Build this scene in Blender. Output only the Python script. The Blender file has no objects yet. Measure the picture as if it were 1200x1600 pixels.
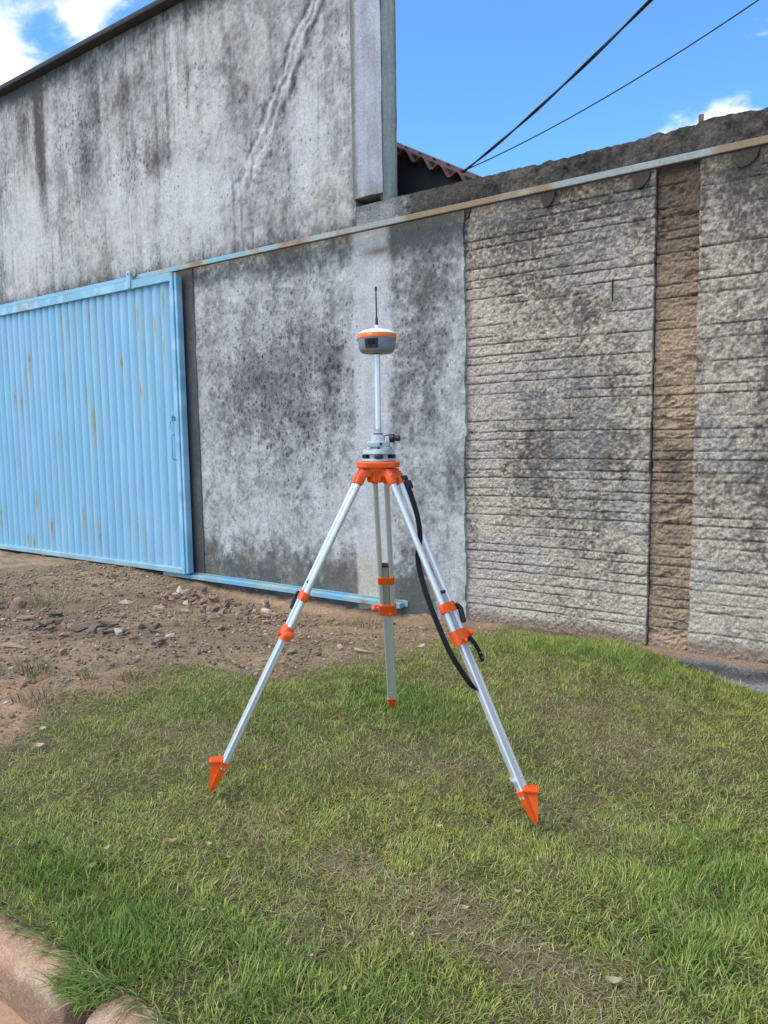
import bpy, bmesh, math, random
import numpy as np
from mathutils import Vector, Matrix, Quaternion

random.seed(7)
RNG = np.random.default_rng(7)
SC = bpy.context.scene
COL = SC.collection
R = math.radians

# ------------------------------------------------------------------ camera
cam = bpy.data.cameras.new('camera')
cam.sensor_fit = 'HORIZONTAL'; cam.sensor_width = 36.0
cam.lens = 36.0 * 1130 / 1200
cam.clip_start = 0.05; cam.clip_end = 1000
camo = bpy.data.objects.new('camera', cam); COL.objects.link(camo)
yaw, pitch, roll = R(34.49), R(5.775), R(-0.853)
F = Vector((-math.sin(yaw)*math.cos(pitch), math.cos(yaw)*math.cos(pitch), -math.sin(pitch)))
Rt = Vector((math.cos(yaw), math.sin(yaw), 0)); Up = Rt.cross(F)
R2 = Rt*math.cos(roll) + Up*math.sin(roll); U2 = Up*math.cos(roll) - Rt*math.sin(roll)
CAM = Vector((0, -5.25, 1.42))
m = Matrix(((R2.x, U2.x, -F.x, CAM.x), (R2.y, U2.y, -F.y, CAM.y), (R2.z, U2.z, -F.z, CAM.z), (0, 0, 0, 1)))
camo.matrix_world = m
SC.camera = camo

# ------------------------------------------------------------------ light
SUN_AZ = Vector((-0.55, -0.85)).normalized(); SUN_EL = R(58)
sd = Vector((SUN_AZ.x*math.cos(SUN_EL), SUN_AZ.y*math.cos(SUN_EL), math.sin(SUN_EL)))
sun = bpy.data.lights.new('sun', 'SUN'); sun.energy = 1.5; sun.angle = R(50); sun.color = (1.0, 0.90, 0.72)
suno = bpy.data.objects.new('sun', sun); COL.objects.link(suno)
suno.rotation_euler = sd.to_track_quat('Z', 'Y').to_euler()

world = bpy.data.worlds.new('World'); SC.world = world; world.use_nodes = True
nt = world.node_tree; nt.nodes.clear()
SKY_STRENGTH = 0.108
def wn(t, **kw):
    n = nt.nodes.new(t)
    for k, v in kw.items(): setattr(n, k, v)
    return n
sky = wn('ShaderNodeTexSky', sky_type='NISHITA', sun_disc=False)
sky.sun_elevation = SUN_EL; sky.sun_rotation = math.atan2(SUN_AZ.x, SUN_AZ.y)
sky.altitude = 900; sky.air_density = 1.0; sky.dust_density = 0.05; sky.ozone_density = 2.6
tc = wn('ShaderNodeTexCoord')
# clouds: fractal noise on the view direction, everywhere in the sky, thicker where banks stand
mp = wn('ShaderNodeMapping'); mp.inputs['Scale'].default_value = (1, 1, 2.1); mp.inputs['Location'].default_value = (0.31, 0.12, 0.4)
nt.links.new(tc.outputs['Generated'], mp.inputs['Vector'])
ns = wn('ShaderNodeTexNoise'); ns.inputs['Scale'].default_value = 5.2; ns.inputs['Detail'].default_value = 9
ns.inputs['Roughness'].default_value = 0.58; ns.inputs['Distortion'].default_value = 0.25
nt.links.new(mp.outputs['Vector'], ns.inputs['Vector'])
def math_n(op, a, b=None, clamp=False):
    n = wn('ShaderNodeMath', operation=op, use_clamp=clamp)
    for i, v in enumerate((a, b)):
        if v is None: continue
        if isinstance(v, (int, float)): n.inputs[i].default_value = v
        else: nt.links.new(v, n.inputs[i])
    return n.outputs[0]
acc = ns.outputs['Fac']
# cloud banks by bearing (several round the sky, two of them in view; negative amounts keep the view blue)
for d, rad, amt in [((-.725, .515, .452), .13, .16), ((-.80, .455, .390), .085, .24), ((-.185, .92, .338), .07, .20), ((-.235, .907, .33), .055, .20), ((-.14, .93, .345), .06, .18), ((-.23, .90, .375), .05, .07),
                    ((.8, .5, .5), .35, .2), ((.5, -.8, .35), .4, .22), ((-.6, -.7, .3), .4, .2), ((-.95, -.1, .3), .3, .2),
                    ((-.36, .82, .47), .24, -.32), ((-.60, .70, .42), .15, -.28), ((-.22, .86, .47), .14, -.2), ((-.765, .475, .43), .045, -.12)]:
    dn = Vector(d).normalized()
    vm = wn('ShaderNodeVectorMath', operation='DISTANCE')
    nt.links.new(tc.outputs['Generated'], vm.inputs[0]); vm.inputs[1].default_value = dn
    mr = wn('ShaderNodeMapRange', interpolation_type='SMOOTHSTEP')
    mr.inputs['From Min'].default_value = 0; mr.inputs['From Max'].default_value = rad
    mr.inputs['To Min'].default_value = amt; mr.inputs['To Max'].default_value = 0
    nt.links.new(vm.outputs['Value'], mr.inputs['Value'])
    acc = math_n('ADD', acc, mr.outputs['Result'])
cmr = wn('ShaderNodeMapRange', interpolation_type='SMOOTHSTEP')
cmr.inputs['From Min'].default_value = 0.54; cmr.inputs['From Max'].default_value = 0.72  # cover threshold lowered so added cloud out of view whitens the light
nt.links.new(acc, cmr.inputs['Value'])
ns2 = wn('ShaderNodeTexNoise'); ns2.inputs['Scale'].default_value = 9; ns2.inputs['Detail'].default_value = 6
nt.links.new(mp.outputs['Vector'], ns2.inputs['Vector'])
cr = wn('ShaderNodeMix', data_type='RGBA')
cr.inputs[6].default_value = (4.6, 4.75, 5.0, 1); cr.inputs[7].default_value = (6.3, 6.25, 6.2, 1)
nt.links.new(ns2.outputs['Fac'], cr.inputs[0])
tint = wn('ShaderNodeMix', data_type='RGBA', blend_type='MULTIPLY'); tint.inputs[0].default_value = 1
tint.inputs[7].default_value = (.60, .93, 1.12, 1)      # the camera's vivid rendering of a clear blue sky
nt.links.new(sky.outputs['Color'], tint.inputs[6])
mixc = wn('ShaderNodeMix', data_type='RGBA')
nt.links.new(cmr.outputs['Result'], mixc.inputs[0]); nt.links.new(tint.outputs[2], mixc.inputs[6]); nt.links.new(cr.outputs[2], mixc.inputs[7])
bg = wn('ShaderNodeBackground'); bg.inputs['Strength'].default_value = SKY_STRENGTH
nt.links.new(mixc.outputs[2], bg.inputs['Color'])
wo = wn('ShaderNodeOutputWorld'); nt.links.new(bg.outputs[0], wo.inputs['Surface'])

SC.view_settings.view_transform = 'Standard'; SC.view_settings.look = 'None'
SC.view_settings.exposure = 1.36; SC.view_settings.gamma = 1.0
SC.view_settings.use_curve_mapping = False

# ------------------------------------------------------------------ numpy noise
def _h(ix, iy, seed):
    n = (ix.astype(np.int64)*374761393 + iy.astype(np.int64)*668265263 + seed*1442695041) & 0xFFFFFFFF
    n = ((n ^ (n >> 13)) * 1274126177) & 0xFFFFFFFF
    n = ((n ^ (n >> 16)) * 2246822519) & 0xFFFFFFFF
    return ((n ^ (n >> 15)) & 0xFFFF) / 65535.0
def vn(x, y, seed=0):
    x = np.asarray(x, float); y = np.asarray(y, float)
    ix = np.floor(x); iy = np.floor(y); fx = x-ix; fy = y-iy
    u = fx*fx*fx*(fx*(fx*6-15)+10); v = fy*fy*fy*(fy*(fy*6-15)+10)
    a = _h(ix, iy, seed); b = _h(ix+1, iy, seed); c = _h(ix, iy+1, seed); d = _h(ix+1, iy+1, seed)
    return (a*(1-u)+b*u)*(1-v) + (c*(1-u)+d*u)*v
def fbm(x, y, seed=0, o=5, g=0.5):
    x = np.asarray(x, float); y = np.asarray(y, float)
    s = 0; a = 1; t = 0
    for i in range(o):
        s = s + a*vn(x*2**i + 17.3*i, y*2**i - 9.1*i, seed+i*31); t += a; a *= g
    return s/t
def sst(a, b, x):
    t = np.clip((np.asarray(x, float)-a)/(b-a), 0, 1); return t*t*(3-2*t)
def gau(x, y, cx, cy, sx, sy): return np.exp(-((x-cx)/sx)**2 - ((y-cy)/sy)**2)
def mix(a, b, t):
    a = np.asarray(a, float); b = np.asarray(b, float); t = np.asarray(t)[..., None]
    return a*(1-t) + b*t
def segdist(px, py, pts):
    best = np.full(np.shape(px), 1e9)
    for (ax, ay), (bx, by) in zip(pts[:-1], pts[1:]):
        dx, dy = bx-ax, by-ay; L = dx*dx+dy*dy
        t = np.clip(((px-ax)*dx + (py-ay)*dy)/L, 0, 1)
        best = np.minimum(best, np.hypot(px-ax-t*dx, py-ay-t*dy))
    return best

# ------------------------------------------------------------------ materials
def mat(name, col=(.5, .5, .5), rough=.6, metal=0.0, attr=None, noise=None, bump=None, spec=0.5, dots=False, transl=0.0, coat=0):
    """noise=(scale, lo, hi[, zscale]) multiplies the colour; bump=(scale, strength, distance)"""
    M = bpy.data.materials.new(name); M.use_nodes = True
    t = M.node_tree; b = t.nodes['Principled BSDF']
    def N(ty, **k):
        n = t.nodes.new(ty)
        for a, v in k.items(): setattr(n, a, v)
        return n
    b.inputs['Roughness'].default_value = rough; b.inputs['Metallic'].default_value = metal
    b.inputs['Specular IOR Level'].default_value = spec
    if coat: b.inputs['Coat Weight'].default_value = coat; b.inputs['Coat Roughness'].default_value = .15
    co = N('ShaderNodeTexCoord')
    if attr:
        a = N('ShaderNodeAttribute', attribute_name=attr); out = a.outputs['Color']
    else:
        a = N('ShaderNodeRGB'); a.outputs[0].default_value = (*col, 1); out = a.outputs[0]
    for nz in (noise if isinstance(noise, list) else [noise] if noise else []):
        n = N('ShaderNodeTexNoise'); n.inputs['Scale'].default_value = nz[0]; n.inputs['Detail'].default_value = 5
        n.inputs['Roughness'].default_value = .62
        mpn = N('ShaderNodeMapping'); mpn.inputs['Scale'].default_value = (1, 1, nz[3] if len(nz) > 3 else 1)
        t.links.new(co.outputs['Object'], mpn.inputs['Vector']); t.links.new(mpn.outputs['Vector'], n.inputs['Vector'])
        r = N('ShaderNodeMapRange'); r.inputs['From Min'].default_value = .3; r.inputs['From Max'].default_value = .7
        r.inputs['To Min'].default_value = nz[1]; r.inputs['To Max'].default_value = nz[2]
        t.links.new(n.outputs['Fac'], r.inputs['Value'])
        mx = N('ShaderNodeMix', data_type='RGBA', blend_type='MULTIPLY'); mx.inputs[0].default_value = 1
        t.links.new(out, mx.inputs[6]); t.links.new(r.outputs['Result'], mx.inputs[7]); out = mx.outputs[2]
    if dots:   # mould spots, their density carried by the mesh attribute
        da = N('ShaderNodeAttribute', attribute_name='Dots')
        for sc_, th in ((19, .46), (40, .46)):
            mpv = N('ShaderNodeMapping'); mpv.inputs['Scale'].default_value = (1, .01, .8)
            t.links.new(co.outputs['Object'], mpv.inputs['Vector'])
            dn_ = N('ShaderNodeTexNoise'); dn_.inputs['Scale'].default_value = 40
            t.links.new(co.outputs['Object'], dn_.inputs['Vector'])
            va = N('ShaderNodeMix', data_type='VECTOR'); va.inputs[0].default_value = .02
            t.links.new(mpv.outputs['Vector'], va.inputs[4]); t.links.new(dn_.outputs['Color'], va.inputs[5])
            v = N('ShaderNodeTexVoronoi'); v.inputs['Scale'].default_value = sc_; v.inputs['Randomness'].default_value = 1
            t.links.new(va.outputs[1], v.inputs['Vector'])
            sep = N('ShaderNodeSeparateColor'); t.links.new(v.outputs['Color'], sep.inputs[0])
            rad = N('ShaderNodeMath', operation='MULTIPLY'); rad.inputs[1].default_value = th
            t.links.new(sep.outputs[0], rad.inputs[0])
            rr = N('ShaderNodeMath', operation='MULTIPLY'); t.links.new(rad.outputs[0], rr.inputs[0]); t.links.new(da.outputs['Fac'], rr.inputs[1])
            df = N('ShaderNodeMath', operation='SUBTRACT'); t.links.new(v.outputs['Distance'], df.inputs[0]); t.links.new(rr.outputs[0], df.inputs[1])
            r = N('ShaderNodeMapRange', interpolation_type='SMOOTHSTEP'); r.inputs['From Min'].default_value = -.08; r.inputs['From Max'].default_value = .12
            r.inputs['To Min'].default_value = .48; r.inputs['To Max'].default_value = 1
            t.links.new(df.outputs[0], r.inputs['Value'])
            mx = N('ShaderNodeMix', data_type='RGBA', blend_type='MULTIPLY'); mx.inputs[0].default_value = 1
            t.links.new(out, mx.inputs[6]); t.links.new(r.outputs['Result'], mx.inputs[7]); out = mx.outputs[2]
    t.links.new(out, b.inputs['Base Color'])
    if bump:
        last = None
        for bp in (bump if isinstance(bump, list) else [bump]):
            n = N('ShaderNodeTexNoise'); n.inputs['Scale'].default_value = bp[0]; n.inputs['Detail'].default_value = 6
            n.inputs['Roughness'].default_value = .65
            t.links.new(co.outputs['Object'], n.inputs['Vector'])
            u = N('ShaderNodeBump'); u.inputs['Strength'].default_value = bp[1]; u.inputs['Distance'].default_value = bp[2]
            t.links.new(n.outputs['Fac'], u.inputs['Height'])
            if last: t.links.new(last.outputs['Normal'], u.inputs['Normal'])
            last = u
        t.links.new(last.outputs['Normal'], b.inputs['Normal'])
    if transl:
        tr = N('ShaderNodeBsdfTranslucent'); t.links.new(out, tr.inputs['Color'])
        ms = N('ShaderNodeMixShader'); ms.inputs[0].default_value = transl
        t.links.new(b.outputs[0], ms.inputs[1]); t.links.new(tr.outputs[0], ms.inputs[2])
        t.links.new(ms.outputs[0], t.nodes['Material Output'].inputs['Surface'])
    return M
M = {}
M['plaster'] = mat('stained_plaster', attr='Col', rough=.92, noise=[(160, .80, 1.16), (45, .80, 1.18), (9, .88, 1.10, .25)], bump=[(90, .5, .004), (22, .35, .010)], dots=True, spec=.2)
M['rough'] = mat('rough_render', attr='Col', rough=.95, noise=[(170, .5, 1.45), (70, .62, 1.32)], bump=[(170, .9, .007), (70, .7, .010)], spec=.15)
M['earth'] = mat('bare_earth', attr='Col', rough=.97, noise=[(70, .62, 1.35), (14, .82, 1.15)], bump=[(80, .8, .010), (22, .6, .02)], spec=.15)
M['kerb'] = mat('sandy_concrete', attr='Col', rough=.95, noise=[(220, .66, 1.3), (60, .78, 1.16), (12, .85, 1.1)], bump=[(180, .8, .005), (50, .6, .009)], spec=.2)
M['road'] = mat('red_sand_road', (.42, .25, .15), .95, noise=[(90, .8, 1.15), (4, .9, 1.1)], bump=(120, .4, .004), spec=.2)
M['gate'] = mat('sky_blue_paint', attr='Col', rough=.48, noise=[(5, .93, 1.06, .3), (60, .95, 1.04, .2)], bump=(12, .15, .006), spec=.4)
M['rail'] = mat('worn_blue_rail', attr='Col', rough=.6, noise=(60, .8, 1.15), bump=(60, .3, .002), spec=.35)
M['alu'] = mat('anodised_aluminium', (.75, .735, .71), .33, metal=.55, noise=(300, .95, 1.04))
M['alu_dull'] = mat('matt_aluminium', (.62, .64, .66), .42, metal=.9)
M['orange'] = mat('orange_plastic', (.86, .105, .008), .42, noise=(40, .94, 1.05), spec=.45)
M['orange_band'] = mat('orange_band_paint', (.90, .19, .02), .40)
M['black'] = mat('black_plastic', (.012, .012, .013), .5)
M['strap'] = mat('black_webbing', (.010, .010, .012), .85, bump=(600, .4, .001), spec=.2)
M['white'] = mat('white_plastic', (.86, .86, .85), .35)
M['grey'] = mat('grey_plastic', (.205, .22, .24), .45)
M['dark_grey'] = mat('dark_grey_plastic', (.085, .09, .095), .5)
M['glass'] = mat('display_glass', (.008, .009, .012), .12)
M['tribrach'] = mat('pale_grey_paint', (.46, .51, .50), .45)
M['steel'] = mat('bright_steel', (.8, .8, .82), .25, metal=1)
M['roof'] = mat('old_cement_roof', (.17, .080, .055), .9, noise=(20, .6, 1.3), bump=(40, .4, .006))
M['cap'] = mat('black_bitumen_cap', (.028, .032, .033), .8, noise=(30, .7, 1.3))
M['cable'] = mat('black_cable', (.010, .009, .013), .7)
M['stone'] = mat('broken_stone', attr='Col', rough=.95, noise=(60, .7, 1.25), bump=(70, .6, .005), spec=.2)
M['grass'] = mat('grass_blade', attr='Col', rough=.62, transl=.28, spec=.25)
M['leaf'] = mat('dry_leaf', attr='Col', rough=.7, transl=.12, noise=(90, .8, 1.15))
M['dark'] = mat('near_black', (.02, .019, .018), .95)  # near-black painted in for unlit space; the iron pin shares it
M['rebar'] = mat('rusty_concrete_stub', (.16, .11, .085), .9, noise=(80, .7, 1.3))

# ------------------------------------------------------------------ object helpers
def tag(o, label=None, cat=None, group=None, kind=None):
    if label: o['label'] = label
    if cat: o['category'] = cat
    if group: o['group'] = group
    if kind: o['kind'] = kind
    return o
def empty(name, loc, label=None, cat=None, group=None):
    o = bpy.data.objects.new(name, None); COL.objects.link(o); o.location = loc; o.empty_display_size = .1
    return tag(o, label, cat, group)
def rootloc(o):
    v = Vector((0, 0, 0))
    while o is not None: v += o.location; o = o.parent
    return v
def link(name, me, mt, parent=None, loc=None, smooth=None):
    """me holds WORLD coordinates; they are made relative to the parent chain / own origin"""
    o = bpy.data.objects.new(name, me); COL.objects.link(o)
    if mt: me.materials.append(mt)
    if parent is not None: o.parent = parent
    base = rootloc(parent) if parent is not None else Vector((0, 0, 0))
    if loc is None:
        me.transform(Matrix.Translation(-base))
    else:
        o.location = Vector(loc) - base; me.transform(Matrix.Translation(-Vector(loc)))
    if smooth is not None:
        me.polygons.foreach_set('use_smooth', [True]*len(me.polygons))
        if smooth < 180: me.set_sharp_from_angle(angle=R(smooth))
    me.update()
    return o
def pymesh(verts, faces, name='mesh'):
    me = bpy.data.meshes.new(name); me.from_pydata([tuple(v) for v in verts], [], [tuple(f) for f in faces]); me.update(); return me
def fastmesh(V, faces_flat, loop_tot, name='mesh'):
    me = bpy.data.meshes.new(name)
    me.vertices.add(len(V)); me.vertices.foreach_set('co', np.asarray(V, np.float32).ravel())
    n = len(loop_tot); me.loops.add(len(faces_flat)); me.polygons.add(n)
    me.loops.foreach_set('vertex_index', np.asarray(faces_flat, np.int32))
    ls = np.concatenate([[0], np.cumsum(loop_tot)[:-1]]).astype(np.int32)
    me.polygons.foreach_set('loop_start', ls); me.polygons.foreach_set('loop_total', np.asarray(loop_tot, np.int32))
    me.update(calc_edges=True); me.validate(); return me
def setcol(me, C, name='Col'):
    C = np.asarray(C, np.float32)
    if C.ndim == 1: C = np.tile(C, (len(me.vertices), 1))
    a = me.attributes.new(name, 'FLOAT_COLOR', 'POINT')
    a.data.foreach_set('color', np.concatenate([C, np.ones((len(C), 1), np.float32)], 1).ravel())
def setfl(me, D, name='Dots'):
    a = me.attributes.new(name, 'FLOAT', 'POINT'); a.data.foreach_set('value', np.asarray(D, np.float32).ravel())
def gridfaces(nx, ny, off=0):
    i, j = np.meshgrid(np.arange(nx-1), np.arange(ny-1), indexing='ij')
    a = (i*ny + j).ravel() + off
    return np.stack([a, a+ny, a+ny+1, a+1], 1)

class MB:
    def __init__(s): s.v = []; s.f = []
    def add(s, V, Fc):
        o = len(s.v); s.v += [Vector(v) for v in V]; s.f += [tuple(i+o for i in f) for f in Fc]; return s
    def box(s, c, sz, ax=None, bev=0.0):
        """box centred at c, full sizes sz along axes ax"""
        c = Vector(c); ax = ax or (Vector((1, 0, 0)), Vector((0, 1, 0)), Vector((0, 0, 1)))
        b = min(bev, min(sz)*.45); hx, hy, hz = [q/2 for q in sz]
        if b <= 0:
            P = [(x*hx, y*hy, z*hz) for x in (-1, 1) for y in (-1, 1) for z in (-1, 1)]
            Fc = [(0, 1, 3, 2), (4, 6, 7, 5), (0, 4, 5, 1), (2, 3, 7, 6), (0, 2, 6, 4), (1, 5, 7, 3)]
            return s.add([c + ax[0]*p[0] + ax[1]*p[1] + ax[2]*p[2] for p in P], Fc)
        bm = bmesh.new(); bmesh.ops.create_cube(bm, size=1)
        for v in bm.verts: v.co = Vector((v.co.x*sz[0], v.co.y*sz[1], v.co.z*sz[2]))
        bmesh.ops.bevel(bm, geom=bm.edges[:], offset=b, segments=2, profile=.5, affect='EDGES')
        bm.verts.index_update()
        s.add([c + ax[0]*v.co.x + ax[1]*v.co.y + ax[2]*v.co.z for v in bm.verts], [[v.index for v in f.verts] for f in bm.faces]); bm.free(); return s
    def prism(s, prof, o, ex, ey, ez, L):
        """profile (list of 2D) in plane ex,ey at o, extruded along ez by L"""
        o, ex, ey, ez = Vector(o), Vector(ex), Vector(ey), Vector(ez); n = len(prof)
        V = [o + ex*p[0] + ey*p[1] for p in prof] + [o + ex*p[0] + ey*p[1] + ez*L for p in prof]
        Fc = [tuple(range(n-1, -1, -1)), tuple(range(n, 2*n))] + [(i, (i+1) % n, n+(i+1) % n, n+i) for i in range(n)]
        return s.add(V, Fc)
    def tube(s, pts, r, n=12, cap=True):
        pts = [Vector(p) for p in pts]; rs = r if isinstance(r, (list, tuple)) else [r]*len(pts)
        V = []; Fc = []; prev = None
        for i, p in enumerate(pts):
            d = (pts[min(i+1, len(pts)-1)] - pts[max(i-1, 0)]).normalized()
            if prev is None:
                a = d.orthogonal().normalized()
            else:
                a = (prev - d*prev.dot(d)).normalized()
            prev = a; b = d.cross(a)
            V += [p + (a*math.cos(2*math.pi*k/n) + b*math.sin(2*math.pi*k/n))*rs[i] for k in range(n)]
        for i in range(len(pts)-1):
            for k in range(n):
                Fc.append((i*n+k, i*n+(k+1) % n, (i+1)*n+(k+1) % n, (i+1)*n+k))
        if cap: Fc += [tuple(range(n-1, -1, -1)), tuple(range((len(pts)-1)*n, len(pts)*n))]
        return s.add(V, Fc)
    def lathe(s, prof, c, n=32, ax=None, rfun=None):
        """prof: list of (r, h) along axis ax[2] from centre c"""
        c = Vector(c); ax = ax or (Vector((1, 0, 0)), Vector((0, 1, 0)), Vector((0, 0, 1)))
        V = []; Fc = []; m_ = len(prof)
        for r_, h in prof:
            for k in range(n):
                t = 2*math.pi*k/n; q = r_*(rfun(t) if rfun else 1)
                V.append(c + ax[0]*(q*math.cos(t)) + ax[1]*(q*math.sin(t)) + ax[2]*h)
        for i in range(m_-1):
            for k in range(n): Fc.append((i*n+k, i*n+(k+1) % n, (i+1)*n+(k+1) % n, (i+1)*n+k))
        Fc += [tuple(range(n-1, -1, -1)), tuple(range((m_-1)*n, m_*n))]
        return s.add(V, Fc)
    def build(s, name, mt, parent=None, loc=None, smooth=35, col=None):
        me = pymesh(s.v, s.f, name)
        if col is not None:
            setcol(me, col(np.array([tuple(v) for v in s.v])) if callable(col) else col)
        return link(name, me, mt, parent, loc, smooth)

# ------------------------------------------------------------------ terrain
def zg(x, y):
    x = np.asarray(x, float); y = np.asarray(y, float)
    zw = np.interp(x, [-12, -7.2, -6.3, -5.2, -4, -3, -2.4, -1.5, -1.1, -.8, -.5, 0.3, 4], [-.03, -.03, -.09, -.21, -.22, -.15, -.10, -.10, -.185, -.25, -.30, -.38, -.44])
    s = sst(-1.7, -.15, y); k = sst(-2.6, -1.9, x); s = s*(1-k) + np.clip((y+3.2)/3.15, 0, 1)*k
    z = -.012 + s*(zw + .012) - .02*sst(-3.9, -4.25, y)
    z = z + .035*(fbm(x*.9, y*.9, 5, 3)-.5)*sst(-4.3, -3.6, y)
    return z
GRASS_LINE = [(-3.2, -4.4), (-3.38, -3.57), (-3.44, -3.38), (-3.72, -3.14), (-3.80, -2.94), (-3.70, -2.81), (-3.66, -2.60), (-3.72, -2.29), (-3.46, -2.16), (-3.08, -2.14),
              (-2.86, -2.08), (-2.76, -1.80), (-2.72, -1.50), (-2.66, -1.15), (-2.68, -.76), (-2.55, -.40), (-2.45, -.20), (-2.4, .1)]
gl_x = np.array([p[0] for p in GRASS_LINE]); gl_y = np.array([p[1] for p in GRASS_LINE])
def lawn_mask(x, y):
    """1 on the lawn, 0 on bare earth (signed distance in metres to the ragged lawn edge, softened)"""
    xe = np.interp(y, gl_y, gl_x)
    d = (x - xe)*.8 + .34*(fbm(x*3.2, y*3.2, 41, 4)-.5)
    d = np.where(y < -3.6, np.maximum(d, (x + 6.5)*.8), d)      # the strip along the kerb is grassed too
    return d
def dry_field(x, y):
    v = np.zeros(np.shape(x))
    for cx, cy, sx, sy, a in [(-1.40, -3.44, .22, .10, .55), (-1.02, -3.46, .26, .12, .75), (-.75, -3.50, .28, .10, .75), (-.55, -3.52, .2, .1, .5), (-1.29, -3.73, .15, .1, .5), (-.98, -1.80, .35, .35, .55),
                              (-1.25, -1.55, .4, .25, .5), (-1.89, -3.42, .25, .12, .45), (-1.15, -3.55, .25, .1, .5), (-2.7, -3.0, .5, .25, .3), (-1.7, -2.6, .35, .25, .35), (-.8, -2.6, .4, .25, .2)]:
        v = np.maximum(v, a*gau(x, y, cx, cy, sx, sy))
    n = fbm(x*1.9, y*1.9, 77, 4)
    v = v + .30*sst(.52, .72, n) + .03
    e = lawn_mask(x, y); v = v + .35*np.exp(-np.clip(e, 0, 9)/.12)
    return np.clip(v, 0, 1)
def lush_field(x, y):
    v = np.zeros(np.shape(x))
    for cx, cy, sx, sy, a in [(-1.76, -4.08, .30, .22, 1), (-2.2, -4.0, .35, .2, .85), (-2.16, -1.99, .45, .28, 1), (-.40, -2.75, .22, .5, .8), (-2.7, -2.65, .45, .25, .7), (-1.3, -4.0, .35, .25, .6),
                              (-.4, -3.2, .2, .3, .7), (-1.6, -.45, .8, .18, .8), (-2.2, -.5, .3, .25, .6), (-1.0, -3.9, .5, .2, .5)]:
        v = np.maximum(v, a*gau(x, y, cx, cy, sx, sy))
    return v

# big earth sheet out to the horizon, below everything
g = pymesh([(-300, -300, -.62), (300, -300, -.62), (300, 300, -.62), (-300, 300, -.62)], [(0, 1, 2, 3)], 'ground')
setcol(g, (.26, .16, .10)); tag(link('ground', g, M['earth']), kind='structure')
# road / gutter
def road_mesh():
    xs = np.linspace(-14, 6, 81); ys = np.array([-16, -10, -7, -6, -5.2, -4.8, -4.6, -4.5, -4.42, -4.36, -4.33, -4.30, -4.0])
    X, Y = np.meshgrid(xs, ys, indexing='ij'); Z = -.165 + .012*(fbm(X*2, Y*2, 9, 3)-.5) + .02*sst(-4.42, -4.31, Y) - .03*sst(-4.4, -5, Y)
    V = np.stack([X, Y, Z], -1).reshape(-1, 3); Q = gridfaces(len(xs), len(ys))
    return fastmesh(V, Q.ravel(), np.full(len(Q), 4))
tag(link('road', road_mesh(), M['road'], smooth=180), kind='structure')
# lawn soil and bare earth in one fine sheet
def terrain():
    xs = np.concatenate([np.arange(-13, -7.0, .06), np.arange(-7.0, .35, .022), np.arange(.35, 4.01, .06)]); ys = np.concatenate([np.arange(-4.235, .03, .022)])
    X, Y = np.meshgrid(xs, ys, indexing='ij'); Z = zg(X, Y)
    lm = lawn_mask(X, Y); bare = sst(.10, -.10, lm)
    Z = Z + bare*(.040*(fbm(X*6, Y*6, 3, 4)-.5) + .016*(fbm(X*24, Y*24, 4, 3)-.5))
    Z = Z + (1-bare)*.02*(fbm(X*18, Y*18, 8, 3)-.5)
    # earth bank against the wall foot under the bottom track
    bk = gau(X, Y, -4.5, .02, 1.5, .10); Z = Z + bk*.10*(.6+.8*fbm(X*6, Y*6, 12, 3))
    n = fbm(X*1.4, Y*1.4, 21, 4); n2 = fbm(X*8, Y*8, 22, 4)
    dirt = mix((.335, .235, .145), (.235, .168, .105), sst(.35, .65, n))
    pink = sst(-4.1, -3.5, X)*sst(-2.2, -2.6, Y); dirt = mix(dirt, (.47, .27, .165), .75*np.clip(pink+.8*gau(X, Y, -4.2, -3.1, .7, .35), 0, 1))
    dirt = mix(dirt, (.42, .27, .165), .8*gau(X, Y, -4.6, .0, 1.3, .22))
    dirt = mix(dirt, (.19, .14, .10), .7*sst(.5, .75, n2))
    dirt = mix(dirt, (.17, .125, .095), .55*gau(X, Y, -4.9, -2.0, .9, .35))
    soil = mix((.11, .10, .045), (.20, .155, .085), np.clip(dry_field(X, Y)+.25*(n2-.5), 0, 1))
    C = mix(soil, dirt, bare)
    V = np.stack([X, Y, Z], -1).reshape(-1, 3); Q = gridfaces(len(xs), len(ys))
    me = fastmesh(V, Q.ravel(), np.full(len(Q), 4)); setcol(me, C.reshape(-1, 3)); return me
tag(link('lawn_soil', terrain(), M['earth'], smooth=180), kind='structure')

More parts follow.
